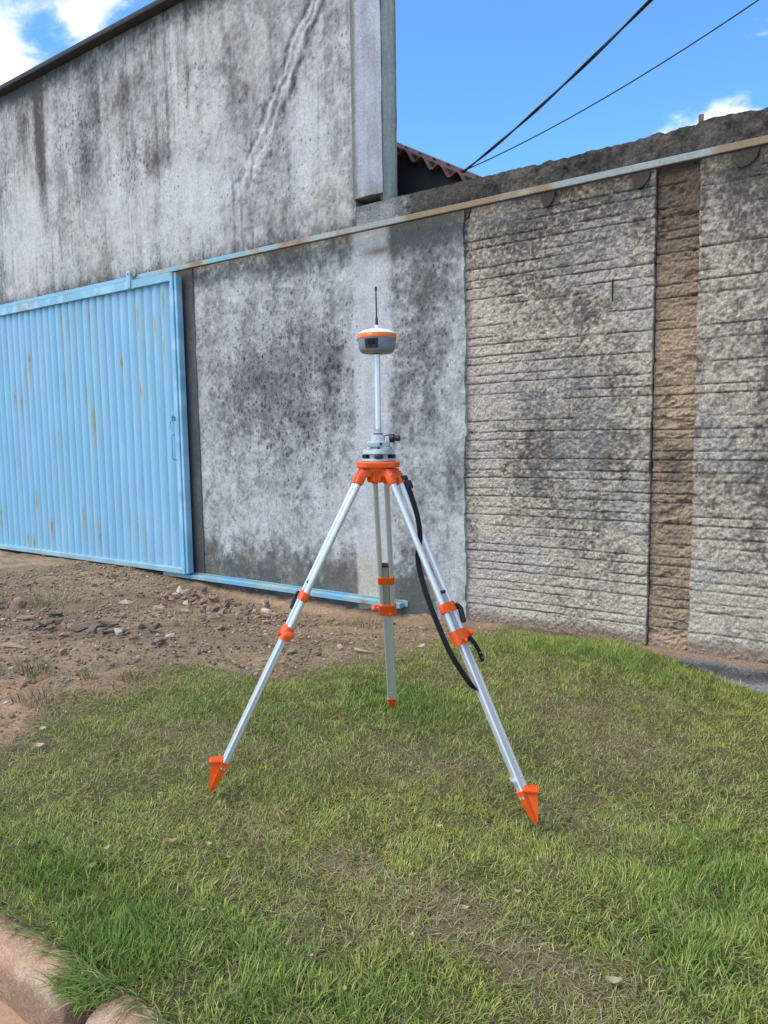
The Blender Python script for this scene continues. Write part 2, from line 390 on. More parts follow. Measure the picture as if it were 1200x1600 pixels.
# kerb stones (each a thing): rounded sandy concrete, one joint in view
def kerb_stone(x0, x1, label, seed):
    prof = [(-4.165, -.42), (-4.165, -.045), (-4.185, -.028), (-4.215, -.022), (-4.245, -.022), (-4.268, -.026), (-4.284, -.036), (-4.296, -.052), (-4.303, -.075), (-4.308, -.11), (-4.313, -.15), (-4.318, -.42)]
    pr = np.array(prof); t = np.linspace(0, 1, len(pr)); tt = np.linspace(0, 1, 45)
    d = np.concatenate([[0], np.cumsum(np.hypot(*np.diff(pr, axis=0).T))]); dd = np.linspace(.33, d[-1]-.22, 44)
    py = np.interp(dd, d, pr[:, 0]); pz = np.interp(dd, d, pr[:, 1])
    xs = np.arange(x0, x1+.001, .008); nx = len(xs); nj = len(dd)
    X = np.repeat(xs[:, None], nj, 1); Y = np.repeat(py[None], nx, 0); Z = np.repeat(pz[None], nx, 0)
    er = np.minimum(X-x0, x1-X); rd = .03*np.exp(-er/.022)         # worn ends
    n = fbm(X*14, (Y+Z)*14, seed, 4)-.5; n3 = fbm(X*3, Y*3, seed+5, 2)-.5
    Y = Y + rd*.5 + .006*n + .012*n3; Z = Z - rd + .007*n + .012*n3
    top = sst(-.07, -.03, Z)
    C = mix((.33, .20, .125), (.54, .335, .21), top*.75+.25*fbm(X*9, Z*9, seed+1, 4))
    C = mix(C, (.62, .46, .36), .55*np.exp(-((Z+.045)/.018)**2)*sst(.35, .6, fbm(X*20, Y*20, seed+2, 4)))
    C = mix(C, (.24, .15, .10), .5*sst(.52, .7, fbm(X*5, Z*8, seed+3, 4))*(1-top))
    V = np.stack([X, Y, Z], -1).reshape(-1, 3); Q = gridfaces(nx, nj)
    flat = list(Q.ravel()); tot = [4]*len(Q)
    for i in (0, nx-1):
        ring = [i*nj+j for j in range(nj)]; flat += ring if i == 0 else ring[::-1]; tot.append(nj)
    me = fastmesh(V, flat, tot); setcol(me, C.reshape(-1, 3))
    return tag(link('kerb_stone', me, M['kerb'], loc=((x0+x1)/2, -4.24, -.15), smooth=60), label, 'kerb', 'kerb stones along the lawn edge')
kerb_stone(-2.64, -1.70, 'sandy worn kerb stone in the bottom left corner, left of the grassy joint', 50)
kerb_stone(-1.63, -.69, 'rounded sandy kerb stone right of the grassy joint, mostly under overhanging grass', 60)

# ------------------------------------------------------------------ walls
def wall_grid(name, parent, x0, x1, z0, z1, rx, rz, yf, cf, mt, thick=.18, df=None, warp=None, xs=None, zs=None):
    """a real slab: displaced front sheet, side skirts and a back face"""
    xs = np.arange(x0, x1+rx*.5, rx) if xs is None else xs; zs = np.arange(z0, z1+rz*.5, rz) if zs is None else zs
    X, Z = np.meshgrid(xs, zs, indexing='ij')
    if warp: X, Z = warp(X, Z)
    Y = yf(X, Z); nx, nz = X.shape
    V = np.stack([X, Y, Z], -1).reshape(-1, 3); Q = gridfaces(nx, nz)
    ring = [i*nz for i in range(nx)] + [(nx-1)*nz+j for j in range(1, nz)] + [i*nz+nz-1 for i in range(nx-2, -1, -1)] + [j for j in range(nz-2, 0, -1)]
    Vb = V[ring].copy(); Vb[:, 1] = thick
    k = len(ring); o = len(V); allV = np.concatenate([V, Vb])
    flat = list(Q.ravel()); tot = [4]*len(Q)
    for i in range(k):
        j = (i+1) % k; flat += [ring[j], ring[i], o+i, o+j]; tot.append(4)
    flat += [o+i for i in range(k-1, -1, -1)]; tot.append(k)
    me = fastmesh(allV, flat, tot, name)
    C = cf(X, Z).reshape(-1, 3); setcol(me, np.concatenate([C, C[ring]]))
    D = (df(X, Z) if df else np.zeros_like(X)).reshape(-1); setfl(me, np.concatenate([D, D[ring]]))
    return link(name, me, mt, parent, smooth=60)

LIGHT = np.array((.575, .55, .53)); MIDG = np.array((.235, .23, .215)); DARK = np.array((.075, .073, .068))
SCAR = [(-4.20, 5.30), (-4.42, 5.02), (-4.59, 4.76), (-4.78, 4.47), (-4.93, 4.23), (-5.08, 4.02), (-5.16, 3.84)]
def scar_d(X, Z):
    return segdist(X + .15*(fbm(X*6, Z*5, 61, 5, .6)-.5), Z, SCAR)*(.75+.6*sst(3.8, 5.0, Z))
# ---- warehouse (a building): upper wall, pilaster, roof cap, lower plaster wall, jamb strip
wh = empty('warehouse', (-6, 0, 0), 'tall grey mould-stained plastered warehouse wall behind and above the blue gate', 'building')
def f_y(X, Z):
    d = scar_d(X, Z)
    ridge = .009*np.exp(-((d-.05)/.016)**2)*np.clip(fbm(X*24, Z*20, 63, 4, .7)*4-1.8, 0, 1.4) + .016*np.exp(-(d/.07)**2)*(fbm(X*40, Z*34, 66, 3, .8)-.5)
    fade = sst(3.70, 3.95, Z)
    return -.012*(fbm(X*1.1, Z*1.1, 64, 3)-.5) - .007*(fbm(X*9, Z*9, 65, 4)-.5) - ridge*fade
def f_c(X, Z):
    st = fbm(X*5.5, Z*.45, 70, 5); st2 = fbm(X*16, Z*.9, 71, 4); pa = fbm(X*1.1, Z*1.0, 72, 7, .62); fi = fbm(X*9, Z*7, 73, 5, .7)
    v = .52 + .75*(pa-.5) + .45*(st-.5) + .26*(st2-.5) + .50*(fi-.5) + .5*(fbm(X*34, Z*30, 74, 3)-.5) - .22*sst(.56, .74, fbm(X*45, Z*1.1, 76, 3))*sst(.45, .6, fbm(X*2.2, Z*1.6, 77, 3))
    v += .12*gau(X, Z, -7.4, 3.75, 1.3, .28) + .30*gau(X, Z, -5.9, 4.0, .55, .55) + .25*gau(X, Z, -4.4, 4.0, .45, .6) + .28*gau(X, Z, -9.3, 4.0, .6, .5)
    v += .30*gau(X, Z, -6.12, 5.2, .035, .75) + .22*gau(X, Z, -7.35, 5.2, .04, .4) + .25*gau(X, Z, -6.0, 4.6, .15, .5)
    v -= .75*gau(X + .06*(st2-.5), Z + .5*(st2-.5), -8.60, 5.1, .10, .70)*(.3+1.2*fi) + .35*gau(X, Z, -8.95, 5.3, .16, .35)
    v -= .40*gau(X, Z, -6.35, 4.40, .35, .16) + .35*gau(X, Z, -5.67, 4.31, .20, .16) + .35*gau(X, Z, -7.7, 4.6, .18, .35) + .30*gau(X, Z, -6.9, 5.2, .35, .30)
    v -= .30*gau(X, Z, -5.35, 4.95, .14, .42) + .30*gau(X, Z, -7.45, 5.15, .25, .35) + .25*gau(X, Z, -6.3, 3.85, .3, .12) + .25*gau(X, Z, -5.2, 4.6, .2, .3)
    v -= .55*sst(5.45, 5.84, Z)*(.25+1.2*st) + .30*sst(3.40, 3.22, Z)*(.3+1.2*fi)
    v -= .22*gau(X, Z, -4.62, 3.5, .35, .25) 
    d = scar_d(X, Z); fade = sst(3.65, 3.95, Z)
    v += fade*(.40*np.exp(-((d-.05)/.025)**2)*fbm(X*16, Z*10, 63, 4)*1.6 - .16*np.exp(-(d/.03)**2) - .50*np.exp(-((d-.12)/.05)**2)*sst(.42, .62, fi+.15*(X > -4.6-.0)))
    v = np.clip(v, 0, 1)
    C = mix(MIDG*.62, LIGHT, sst(0.05, .95, v)); C = mix(C, DARK, .75*sst(.22, .0, v))
    return mix(C, C*np.array((1.01, 1.0, .94)), sst(.40, .70, fbm(X*2, Z*1.2, 75, 6, .62)))
def f_d(X, Z):
    a = .5*sst(.42, .60, fbm(X*1.5, Z*1.5, 80, 3))
    for c in [(-7.9, 5.0, .55, .55, 1), (-6.9, 4.5, .45, .5, 1), (-7.3, 5.0, .3, .3, .8), (-5.9, 5.0, .35, .4, .8), (-9.4, 4.9, .3, .4, .8), (-8.2, 4.2, .4, .3, .6), (-6.3, 4.2, .4, .3, .7)]:
        a = np.maximum(a, c[4]*gau(X, Z, *c[:4]))
    return a
wall_grid('upper_wall', wh, -12.0, -3.86, 3.236, 5.80, .015, .016, f_y, f_c, M['plaster'], .20, f_d)
def pil_c(X, Z):
    st = fbm(X*14, Z*.8, 83, 4); v = .62+.8*(st-.5)+.5*(fbm(X*9, Z*7, 84, 5)-.5); v -= .65*np.exp(-((X+3.862)/.028)**2) + .25*sst(3.7, 3.46, Z)
    return mix(MIDG*.8, (.43, .44, .485), sst(0, 1, np.clip(v, 0, 1)))
def pil_warp(X, Z):
    return X + .010*(fbm(Z*6, X*0, 85, 4)-.5)*sst(-3.62, -3.55, X), Z + .012*(fbm(X*7, Z*0, 86, 3)-.5)*sst(3.6, 3.49, Z)
wall_grid('pilaster', wh, -3.865, -3.555, 3.485, 5.80, .014, .02, lambda X, Z: -.024 - .006*(fbm(X*9, Z*9, 87, 4)-.5), pil_c, M['plaster'], .196, None, pil_warp)
# olive-grey fair face of the wall end, butted behind the pilaster's skin
def end_c(X, Z):
    st = fbm(X*25+Z*0, Z*.7, 88, 4); return mix((.33, .31, .24), (.58, .55, .44), st)
def wall_end():
    ys = np.linspace(-.019, .197, 14); zs = np.arange(3.43, 5.805, .02); Yg, Zg = np.meshgrid(ys, zs, indexing='ij')
    Xg = -3.549 + .008*(fbm(Yg*20, Zg*6, 89, 3)-.5) - .02*sst(3.52, 3.44, Zg)*fbm(Yg*20, Zg*9, 90, 2); V = np.stack([Xg, Yg, Zg], -1).reshape(-1, 3); Q = gridfaces(len(ys), len(zs))
    Vb = V - np.array([.02, 0, 0]); o = len(V)
    me = fastmesh(np.concatenate([V, Vb]), np.concatenate([Q, Q[:, ::-1]+o]).ravel(), np.full(2*len(Q), 4)); C = end_c(V[:, 1], V[:, 2]); C = mix(C, (.10, .10, .085), .6*np.exp(-((V[:, 1]-.19)/.03)**2)+.35*np.exp(-((V[:, 1]+.02)/.02)**2)); setcol(me, np.concatenate([C, C])); setfl(me, np.zeros(2*len(V)))
    link('wall_end', me, M['plaster'], wh, smooth=60)
wall_end()
MB().box((-6.0-1.95, .13, 5.83), (8.1+.6, .46, .055), bev=.008).build('roof_cap', M['cap'], wh)
# lower smooth plaster from the gate jamb to the ragged edge on the rubble wall
def p_y(X, Z):
    return -.014*(fbm(X*1.3, Z*1.3, 90, 3)-.5) - .008*(fbm(X*9, Z*9, 91, 4)-.5) - .006*np.exp(-((segdist(X, Z, [(-4.95, 2.86), (-4.7, 2.86), (-4.5, 2.80)])+.03*(fbm(X*9, Z*9, 92, 2)-.5))/.02)**2)
def p_c(X, Z):
    pa = fbm(X*1.5, Z*1.3, 93, 7, .66); fi = fbm(X*8, Z*7, 94, 5, .75); st = fbm(X*6, Z*.5, 95, 4); f2 = fbm(X*26, Z*24, 96, 3, .8)
    v = .61 + .80*(pa-.5) + .75*(fi-.5) + .4*(st-.5) + .75*(f2-.5)
    v -= .30*gau(X, Z, -4.75, 1.95, .75, .55)*(.4+1.2*f2) + .15*gau(X, Z, -5.4, 1.7, .4, .4) + .02
    band = sst(-3.93, -3.86, X + .03*(st-.5))*sst(-3.49, -3.58, X + .05*(st-.5))
    v = v*(1-band*.8) + band*.8*(.86 + .25*(fi-.5))
    wet = sst(.50, .10, Z + .22*(fi-.5) + .12*(pa-.5))*(1-band)*sst(-2.9, -3.2, X)
    v -= .62*wet
    rt = sst(-3.52, -3.46, X); edge = sst(-.05, .05, (X+3.10) - .20*np.sin(Z*2.3+1.0) + .22*(fbm(Z*1.5, X*0, 97, 3)-.5))
    v -= rt*(1-edge)*.22*sst(.9, 1.5, Z); v -= rt*edge*.06
    v -= .45*gau(X, Z, -2.9, 1.15, .18, .22)
    top = sst(2.88, 3.08, Z + .2*(st-.5)); v -= .45*top*(1-.4*band)  # band under the track: stain with the track's shadow painted in
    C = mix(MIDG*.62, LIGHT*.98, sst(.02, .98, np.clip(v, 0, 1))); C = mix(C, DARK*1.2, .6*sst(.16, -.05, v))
    C = mix(C, (.46, .45, .47), band*.35)
    C = mix(C, (.55, .46, .34), .8*band*sst(.45, .25, Z+.1*(fi-.5)))
    C = mix(C, (.17, .15, .11), .55*wet*sst(.35, .6, fbm(X*3, Z*3, 98, 3)))
    return mix(C, (.15, .085, .045), .8*gau(X, Z, -3.62, 3.02, .14, .04))
def p_d(X, Z):
    return np.clip(.35 + .9*gau(X, Z, -4.7, 1.9, .9, .75) + .5*gau(X, Z, -3.2, 2.2, .35, .6) - .6*gau(X, Z, -3.72, 1.5, .14, 3), 0, 1)
def p_warp(X, Z):
    e = .055*(fbm(Z*2.6, Z*0, 99, 5)-.5) + .02*(fbm(Z*22, Z*0, 100, 3)-.5); w = sst(-3.0, -2.8, X)
    return X + e*w, Z
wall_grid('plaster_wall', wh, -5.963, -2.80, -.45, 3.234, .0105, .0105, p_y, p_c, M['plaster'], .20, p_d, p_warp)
def j_c(X, Z):
    return mix((.085, .082, .075), (.150, .147, .138), np.clip(.5+1.2*(fbm(X*5, Z*1.2, 101, 4)-.5)+.5*(fbm(X*20, Z*20, 102, 3)-.5)-.5*sst(.35, .05, Z), 0, 1))
wall_grid('door_jamb', wh, -6.32, -5.968, -.45, 3.234, .03, .03, lambda X, Z: -.010+.003*fbm(X*9, Z*9, 103, 3), j_c, M['plaster'], .20, None,
          lambda X, Z: (X + .012*(fbm(Z*5, Z*0, 104, 4)-.5)*sst(-6.03, -5.972, X), Z))
MB().box((-9.2, .40, 1.45), (6.0, .06, 3.9)).build('light_block_panel', M['dark'], wh)  # unseen dark panel added to block daylight showing under the gate

# upper wall continues across the stub right of the pilaster's foot down to the coping of the yard wall
yw = empty('yard_wall', (-1.2, 0, -.1), 'rough beige rubble yard wall with ridged courses and a brown recessed strip', 'wall')
def cop_y(X, Z):
    rg = sst(-2.75, -2.45, X)
    return (.012) - (.004+.013*rg)*(fbm(X*22, Z*22, 110, 4)-.5)*2 - .02*(fbm(X*4, Z*4, 111, 3)-.5)*rg - .010
def cop_c(X, Z):
    n = fbm(X*6, Z*6, 112, 5); n2 = fbm(X*40, Z*40, 113, 3)
    C = mix((.045, .041, .036), (.165, .14, .112), np.clip(.35+1.4*(n-.5)+.8*(n2-.5)+.25*sst(-2.7, -2.2, X), 0, 1))
    lt = sst(-3.30, -3.55, X + .35*(fbm(X*5, Z*3, 114, 4)-.5)); lt = np.maximum(lt, .9*gau(X, Z, -3.36, 3.37, .05, .1)*sst(.4, .6, n2+.1))
    C = mix(C, (.36, .35, .335), lt*np.clip(.9+1.2*(n-.5), 0, 1))
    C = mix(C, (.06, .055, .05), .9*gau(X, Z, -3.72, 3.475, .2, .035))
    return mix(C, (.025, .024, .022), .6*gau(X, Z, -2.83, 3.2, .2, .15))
def cop_warp(X, Z):
    top = sst(3.28, 3.42, Z); rg = sst(-2.9, -2.4, X)
    jag = .030*(fbm(X*2.2, X*0, 115, 5)-.5)*2*(.25+.75*rg) + .012*(fbm(X*18, X*0, 116, 3)-.5)*2*rg - .035*rg*sst(-2.2, -.7, X)*0 
    return X, Z + top*jag
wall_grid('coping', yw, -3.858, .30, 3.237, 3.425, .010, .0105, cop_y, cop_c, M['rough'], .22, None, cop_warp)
GROOVES = []
z_ = .045
while z_ < 3.1:
    GROOVES += [(z_, 1.0), (z_+.062, .8)]; z_ += .150
def groove(X, Z, seed):
    g_ = np.zeros_like(X); wob = .011*(fbm(X*.9, Z*0+seed, 120+seed, 2)-.5)*2 + .005*(fbm(X*18, Z*5, 121+seed, 3)-.5)*2
    for i, (zc, s_) in enumerate(GROOVES):
        on = (.45+.55*vn(X*9, Z*0+i, 124))*sst(.38, .50, fbm(X*1.5+i*7.7, X*0+i*3.1, 122+seed, 4) + .10*(s_-.8) + (.06 if zc < 1.5 else -.02))
        dz = Z + wob - zc
        g_ = np.maximum(g_, on*np.exp(-(dz/.0058)**2))
        g_ = g_ - .16*on*np.exp(-((dz+.018)/.012)**2)       # lip below each groove
    return g_
def r_y(X, Z, base=.032, seed=0, amp=1.0):
    pit = fbm(X*48, Z*48, 130+seed, 2, .8); big = fbm(X*5, Z*7, 131+seed, 3)
    y = base - amp*(.008*(pit-.5)*2 + .006*(big-.5)*2)
    return y + .014*groove(X, Z, seed)
BEI = np.array((.61, .50, .385)); BEID = np.array((.145, .126, .102))
def r_c(X, Z, seed=0):
    n = fbm(X*1.5, Z*1.5, 140+seed, 5); n2 = fbm(X*7, Z*6, 141+seed, 5, .62); n3 = fbm(X*30, Z*30, 142+seed, 3); st = fbm(X*5, Z*.6, 145+seed, 3)
    n4 = fbm(X*60, Z*60, 147+seed, 2)
    v = .62 + .6*(n-.5) + .6*(n2-.5) + .45*(st-.5) + .8*(n3-.5) + 1.0*(n4-.5)
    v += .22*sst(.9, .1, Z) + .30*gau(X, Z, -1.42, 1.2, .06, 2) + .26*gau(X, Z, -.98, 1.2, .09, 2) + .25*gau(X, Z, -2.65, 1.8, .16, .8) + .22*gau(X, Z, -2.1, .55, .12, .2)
    wx = .35*(fbm(X*2.3, Z*2.3, 148+seed, 4)-.5); gm = sst(.30, .66, fbm((X+wx)*2.7, (Z-wx)*2.3, 146+seed, 6, .65)); v -= gm*.55*(.3*gau(X, Z, -2.3, 1.45, .45, .6) + .45*gau(X, Z, -1.75, 1.35, .35, .45) + .42*gau(X, Z, -1.75, 2.05, .3, .3) + .45*gau(X, Z, -.70, 1.5, .22, .6) + .3*gau(X, Z, -2.0, 2.3, .3, .25) + .3*gau(X, Z, -1.7, .8, .3, .2) + .3*gau(X, Z, -.6, .55, .3, .25))*1.5
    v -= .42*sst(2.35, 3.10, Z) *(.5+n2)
    C = mix(BEID, BEI, sst(.0, 1, np.clip(v, 0, 1)))
    C = mix(C, (.40, .385, .375), .25*sst(.5, .65, fbm(X*2.2, Z*2.2, 143+seed, 3)))
    C = mix(C, (.06, .055, .05), np.clip(groove(X, Z, seed), 0, 1)*.75)
    return mix(C, (.30, .20, .14), .8*sst(.02, -.05, Z + .04*(n2-.5)))
rz = .006
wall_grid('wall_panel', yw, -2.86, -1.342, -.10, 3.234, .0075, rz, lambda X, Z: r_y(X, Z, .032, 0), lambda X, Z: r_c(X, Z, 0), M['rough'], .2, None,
          lambda X, Z: (X + .018*(fbm(Z*5, Z*0, 150, 4)-.5)*sst(-1.42, -1.342, X), Z))
def s_c(X, Z):
    n = fbm(X*5, Z*4, 160, 5); n2 = fbm(X*24, Z*24, 161, 3)
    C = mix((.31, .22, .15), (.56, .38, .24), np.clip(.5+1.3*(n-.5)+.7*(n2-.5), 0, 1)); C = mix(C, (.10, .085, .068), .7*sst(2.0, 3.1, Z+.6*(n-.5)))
    C = mix(C, (.07, .06, .05), .6*gau(X, Z, -1.2, 1.2, .1, .15))
    C = mix(C, (.055, .045, .04), np.clip(groove(X, Z, 3), 0, 1)*.7); return C
def s_y(X, Z):
    return r_y(X, Z, .072, 3, 1.35) + .02*sst(.62, .75, fbm(X*9, Z*14, 162, 3))
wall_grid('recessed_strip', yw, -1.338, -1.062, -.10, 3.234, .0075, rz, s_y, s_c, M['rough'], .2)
xs = np.concatenate([np.arange(-1.058, -.30, .0075), np.arange(-.30, 4.01, .03)])
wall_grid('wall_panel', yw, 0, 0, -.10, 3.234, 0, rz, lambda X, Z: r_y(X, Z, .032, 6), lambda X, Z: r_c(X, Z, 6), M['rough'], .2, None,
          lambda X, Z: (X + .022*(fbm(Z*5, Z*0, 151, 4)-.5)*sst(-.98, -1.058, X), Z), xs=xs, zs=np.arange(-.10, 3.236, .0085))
wall_grid('coping', yw, 0, 0, 3.237, 3.425, 0, .0105, cop_y, cop_c, M['rough'], .22, None, cop_warp, xs=np.arange(.303, 4.01, .03), zs=np.arange(3.237, 3.426, .0105))
def ft_y(X, Z):
    return .02 - .060*sst(-.09, -.15, Z) - .03*sst(-.2, -.34, Z) - .02*(fbm(X*12, Z*12, 170, 4)-.5)*2
def ft_c(X, Z):
    n = fbm(X*6, Z*6, 171, 5)
    C = mix((.09, .085, .078), (.20, .19, .175), np.clip(.5+1.4*(n-.5), 0, 1))
    C = mix(C, (.30, .195, .135), .9*sst(-.145, -.115, Z+.025*(n-.5)))
    return mix(C, (.36, .35, .335), .9*sst(-.20, -.25, Z + .06*(n-.5))*sst(-1.1, -.8, X))
wall_grid('footing', yw, -2.95, 4.0, -.70, -.102, .022, .0115, ft_y, ft_c, M['rough'], .2)
# stub of reinforced post and a thinner one on the coping
MB().prism([(-.014, -.014), (.016, -.012), (.013, .015), (-.012, .012)], (-1.075, .06, 3.38), (1, 0, 0), (0, 1, 0), Vector((.02, 0, 1)), .125).build('post_stub', M['rebar'], yw)
MB().prism([(-.012, -.012), (.012, -.012), (.012, .012), (-.012, .012)], (-1.225, .06, 3.36), (1, 0, 0), (0, 1, 0), Vector((-.03, 0, 1)), .085).build('post_stub', M['rebar'], yw)
# thin crack pin seen on the left panel
MB().box((-1.62, .008, 2.44), (.010, .012, .15)).build('iron_pin', M['dark'], yw)

# ---- corrugated roof behind the yard wall
rf = empty('corrugated_roof', (-4.2, .75, 3.9), 'dark corrugated cement roof edge peeping over the wall beside the tall facade', 'roof')
def roof_sheet(y0, y1, zof):
    n = 120; xs = np.linspace(-5.2, -2.9, n*2)
    V = []; 
    for y in np.linspace(y0, y1, 9):
        for dz in (0,):
            for x in xs:
                z = 3.965 - .565*(x+3.65) + .036*math.cos(2*math.pi*(x+3.62)/.177) + (y-y0)*.10 + zof; V.append((x, y, z))
    k = len(xs); Fc = []
    for j in range(8):
        for i in range(k-1): Fc.append((j*k+i, j*k+i+1, (j+1)*k+i+1, (j+1)*k+i))
    o = len(V); V += [(x, y, z-.012) for x, y, z in V]; Fc += [(a+o, d+o, c+o, b+o) for a, b, c, d in Fc]
    Fc += [(i+o, i+1+o, i+1, i) for i in range(k-1)]
    return V, Fc
mb = MB(); mb.add(*roof_sheet(.42, 2.0, 0)); mb.build('roof_sheet', M['roof'], rf)
mb = MB(); mb.add(*roof_sheet(1.85, 4.5, .17)); mb.build('roof_sheet', M['roof'], rf)
mb = MB(); mb.prism([(-5.2, 0), (-2.95, 0), (-2.95, 3.60), (-5.2, 4.87)], (0, .50, 0), (1, 0, 0), (0, 0, 1), (0, 1, 0), .08); mb.build('shade_infill', M['dark'], rf)  # near-black sheet put in for the shade under the roof edge

# ---- overhead cables
def cable(name, p0, p1, sag, r, label, strands=1, ext=2.0):
    p0, p1 = Vector(p0), Vector(p1); mb = MB(); n = 80
    side = (p1-p0).cross(Vector((0, 0, 1))).normalized()
    for s_ in range(strands):
        pts = []
        for i in range(n+1):
            t = ext*i/n; p = p0 + (p1-p0)*t; p.z -= sag*4*t*(1-t)
            if strands > 1:
                a = t*13 + s_*2*math.pi/strands; p += (side*math.cos(a) + Vector((0, 0, 1))*math.sin(a))*r*.75
            pts.append(p)
        mb.tube(pts, r, 7)
    o = mb.build(name, M['cable'], loc=p0); return tag(o, label, 'cable')
def ray(v, t): return CAM + Vector(v)*t
cable('overhead_cable', ray((-.5075, .914, .353), 6.55), ray((-.291, 1.093, .598), 4.15), .045, .0068, 'thick black twisted cable rising steeply from behind the wall', 2)
cable('overhead_cable', ray((-.512, .910, .357), 6.6), ray((-.168, 1.177, .596), 4.6), .075, .0048, 'thin single black cable crossing the blue sky at a lower angle')

# ------------------------------------------------------------------ gate and its tracks
BLUE = np.array((.24, .475, .60)); PALE = np.array((.36, .60, .74)); RUST = np.array((.30, .15, .05)); OCH = np.array((.40, .29, .12))
def railcol(P, rusty):
    x = P[:, 0]; n = fbm(x*5, P[:, 2]*9, 200, 4); n2 = fbm(x*2.2, P[:, 2]*0, 201, 3); n3 = fbm(x*30, P[:, 2]*60, 202, 3)
    C = mix(np.tile((.23, .42, .50), (len(x), 1)), (.33, .47, .47), sst(.3, .7, n))
    if rusty:
        k = sst(-5.5, -2.6, x); r = np.clip(.26 + .80*k + 1.6*(n2-.5) + .7*(n-.5) + .4*(n3-.5), 0, 1)
        C = mix(C, (.40, .37, .27), sst(.12, .6, r+.25*(n3-.5))); C = mix(C, (.27, .17, .095), sst(.45, .95, r+.3*(n-.5))*.9); C = mix(C, (.34, .47, .50), .5*sst(.62, .70, fbm(x*2.6, x*0, 205, 2)))
        C = mix(C, (.24, .48, .64), sst(-6.2, -7.0, x)*.8)
    else:
        r = np.clip(.15+1.5*(n2-.5)+.9*(n-.5), 0, 1); C = mix(C, (.19, .42, .60), sst(.55, .3, n2)); C = mix(C, (.22, .15, .09), sst(.5, .8, r))
    return C
def longbox(x0, x1, y0, y1, z0, z1, step=.03):
    xs = np.arange(x0, x1+step, step); mb = MB(); V = []
    for x in xs:
        b = .003
        V += [(x, y0+b, z0), (x, y0, z0+b), (x, y0, (z0+z1)/2), (x, y0, z1-b), (x, y0+b, z1), (x, y1, z1), (x, y1, z0)]
    n = 7; Fc = []
    for i in range(len(xs)-1):
        for k in range(n): Fc.append((i*n+k, (i+1)*n+k, (i+1)*n+(k+1) % n, i*n+(k+1) % n))
    Fc += [tuple(range(n)), tuple(range((len(xs)-1)*n+n-1, (len(xs)-1)*n-1, -1))]
    return mb.add(V, Fc)
tr = empty('gate_track', (-5, -.05, 3.2), 'long rusty pale blue overhead sliding track running right across both walls', 'rail')
longbox(-12.0, 3.8, -.095, -.083, 3.186, 3.232).build('face_plate', M['rail'], tr, col=lambda P: railcol(P, True), smooth=30)
longbox(-12.0, 3.8, -.083, -.050, 3.1865, 3.190).build('bottom_flange', M['rail'], tr, col=lambda P: mix(railcol(P, True), np.tile((.05, .07, .07), (len(P), 1)), .85*np.ones(len(P))), smooth=30)
for i, x in enumerate((-9.37, -8.69, -8.07, -7.44, -6.62, -5.47, -4.80, -4.12)):       # hook bolts over the track
    MB().tube([(x-.03, -.03, 3.20), (x-.022, -.055, 3.262), (x, -.06, 3.275), (x+.022, -.055, 3.262), (x+.03, -.03, 3.20)], .006, 8).build('hook_bolt', M['rail'], tr, col=(.24, .26, .25))
for x, s_, dk in ((-2.83, .085, .8), (-2.11, .06, .8), (-1.44, .07, .9), (-.79, .085, .7), (.1, .08, .8)):                                # mortared bracket lugs
    pr = [(-s_, .02), (s_*.9, .02), (s_*.8, -.015), (s_*.62, -.045), (s_*.2, -.075), (-s_*.3, -.085), (-s_*.75, -.05), (-s_*.95, -.01)]
    MB().prism(pr, (x, .014, 3.19), (1, 0, 0), (0, 0, 1), (0, 1, 0), .05).build('mortar_lug', M['stone'], tr, col=(.075, .07, .062))
bt = empty('bottom_track', (-4.9, -.02, -.02), 'low blue floor guide channel along the foot of the plastered wall', 'rail')
longbox(-6.55, -3.42, -.085, -.02, -.055, -.012).build('channel', M['rail'], bt, col=lambda P: railcol(P, False), smooth=30)
longbox(-6.30, -3.36, -.018, .06, -.050, .004).build('top_flange', M['rail'], bt, col=lambda P: railcol(P, False)*.75, smooth=30)

gt = empty('sliding_gate', (-8.8, -.12, 0), 'sky blue corrugated metal sliding gate with rust streaks', 'gate')
RUSTS = [(-9.47, 2.7, .5), (-9.32, 2.65, 1), (-9.08, 2.35, .5), (-8.96, 2.5, .8), (-8.22, 2.9, .7), (-8.2, 2.71, 1), (-8.05, 2.88, 1), (-7.92, 2.72, .5), (-7.88, 2.94, .6), (-7.65, 2.91, .9), (-6.77, 2.82, 1), (-6.49, 2.72, 1),
         (-6.33, 2.95, 1), (-6.35, 2.45, .7), (-7.1, 2.36, .8), (-6.78, 2.02, 1), (-7.8, 2.04, .5), (-7.68, 1.75, .6), (-8.23, 2.18, .5), (-8.99, .78, 1), (-9.25, .17, 1), (-9.11, .17, 1), (-8.68, .42, .9),
         (-7.97, .58, .6), (-7.08, .62, 1), (-6.95, .45, 1), (-6.81, .36, .6), (-7.68, .42, .5), (-9.36, 2.04, .5), (-9.21, 1.99, .5), (-9.44, .74, .3), (-10.3, 2.4, .9), (-10.9, 1.2, .7), (-9.9, .5, .8), (-9.4, 1.2, .3), (-8.4, 1.5, .3)]
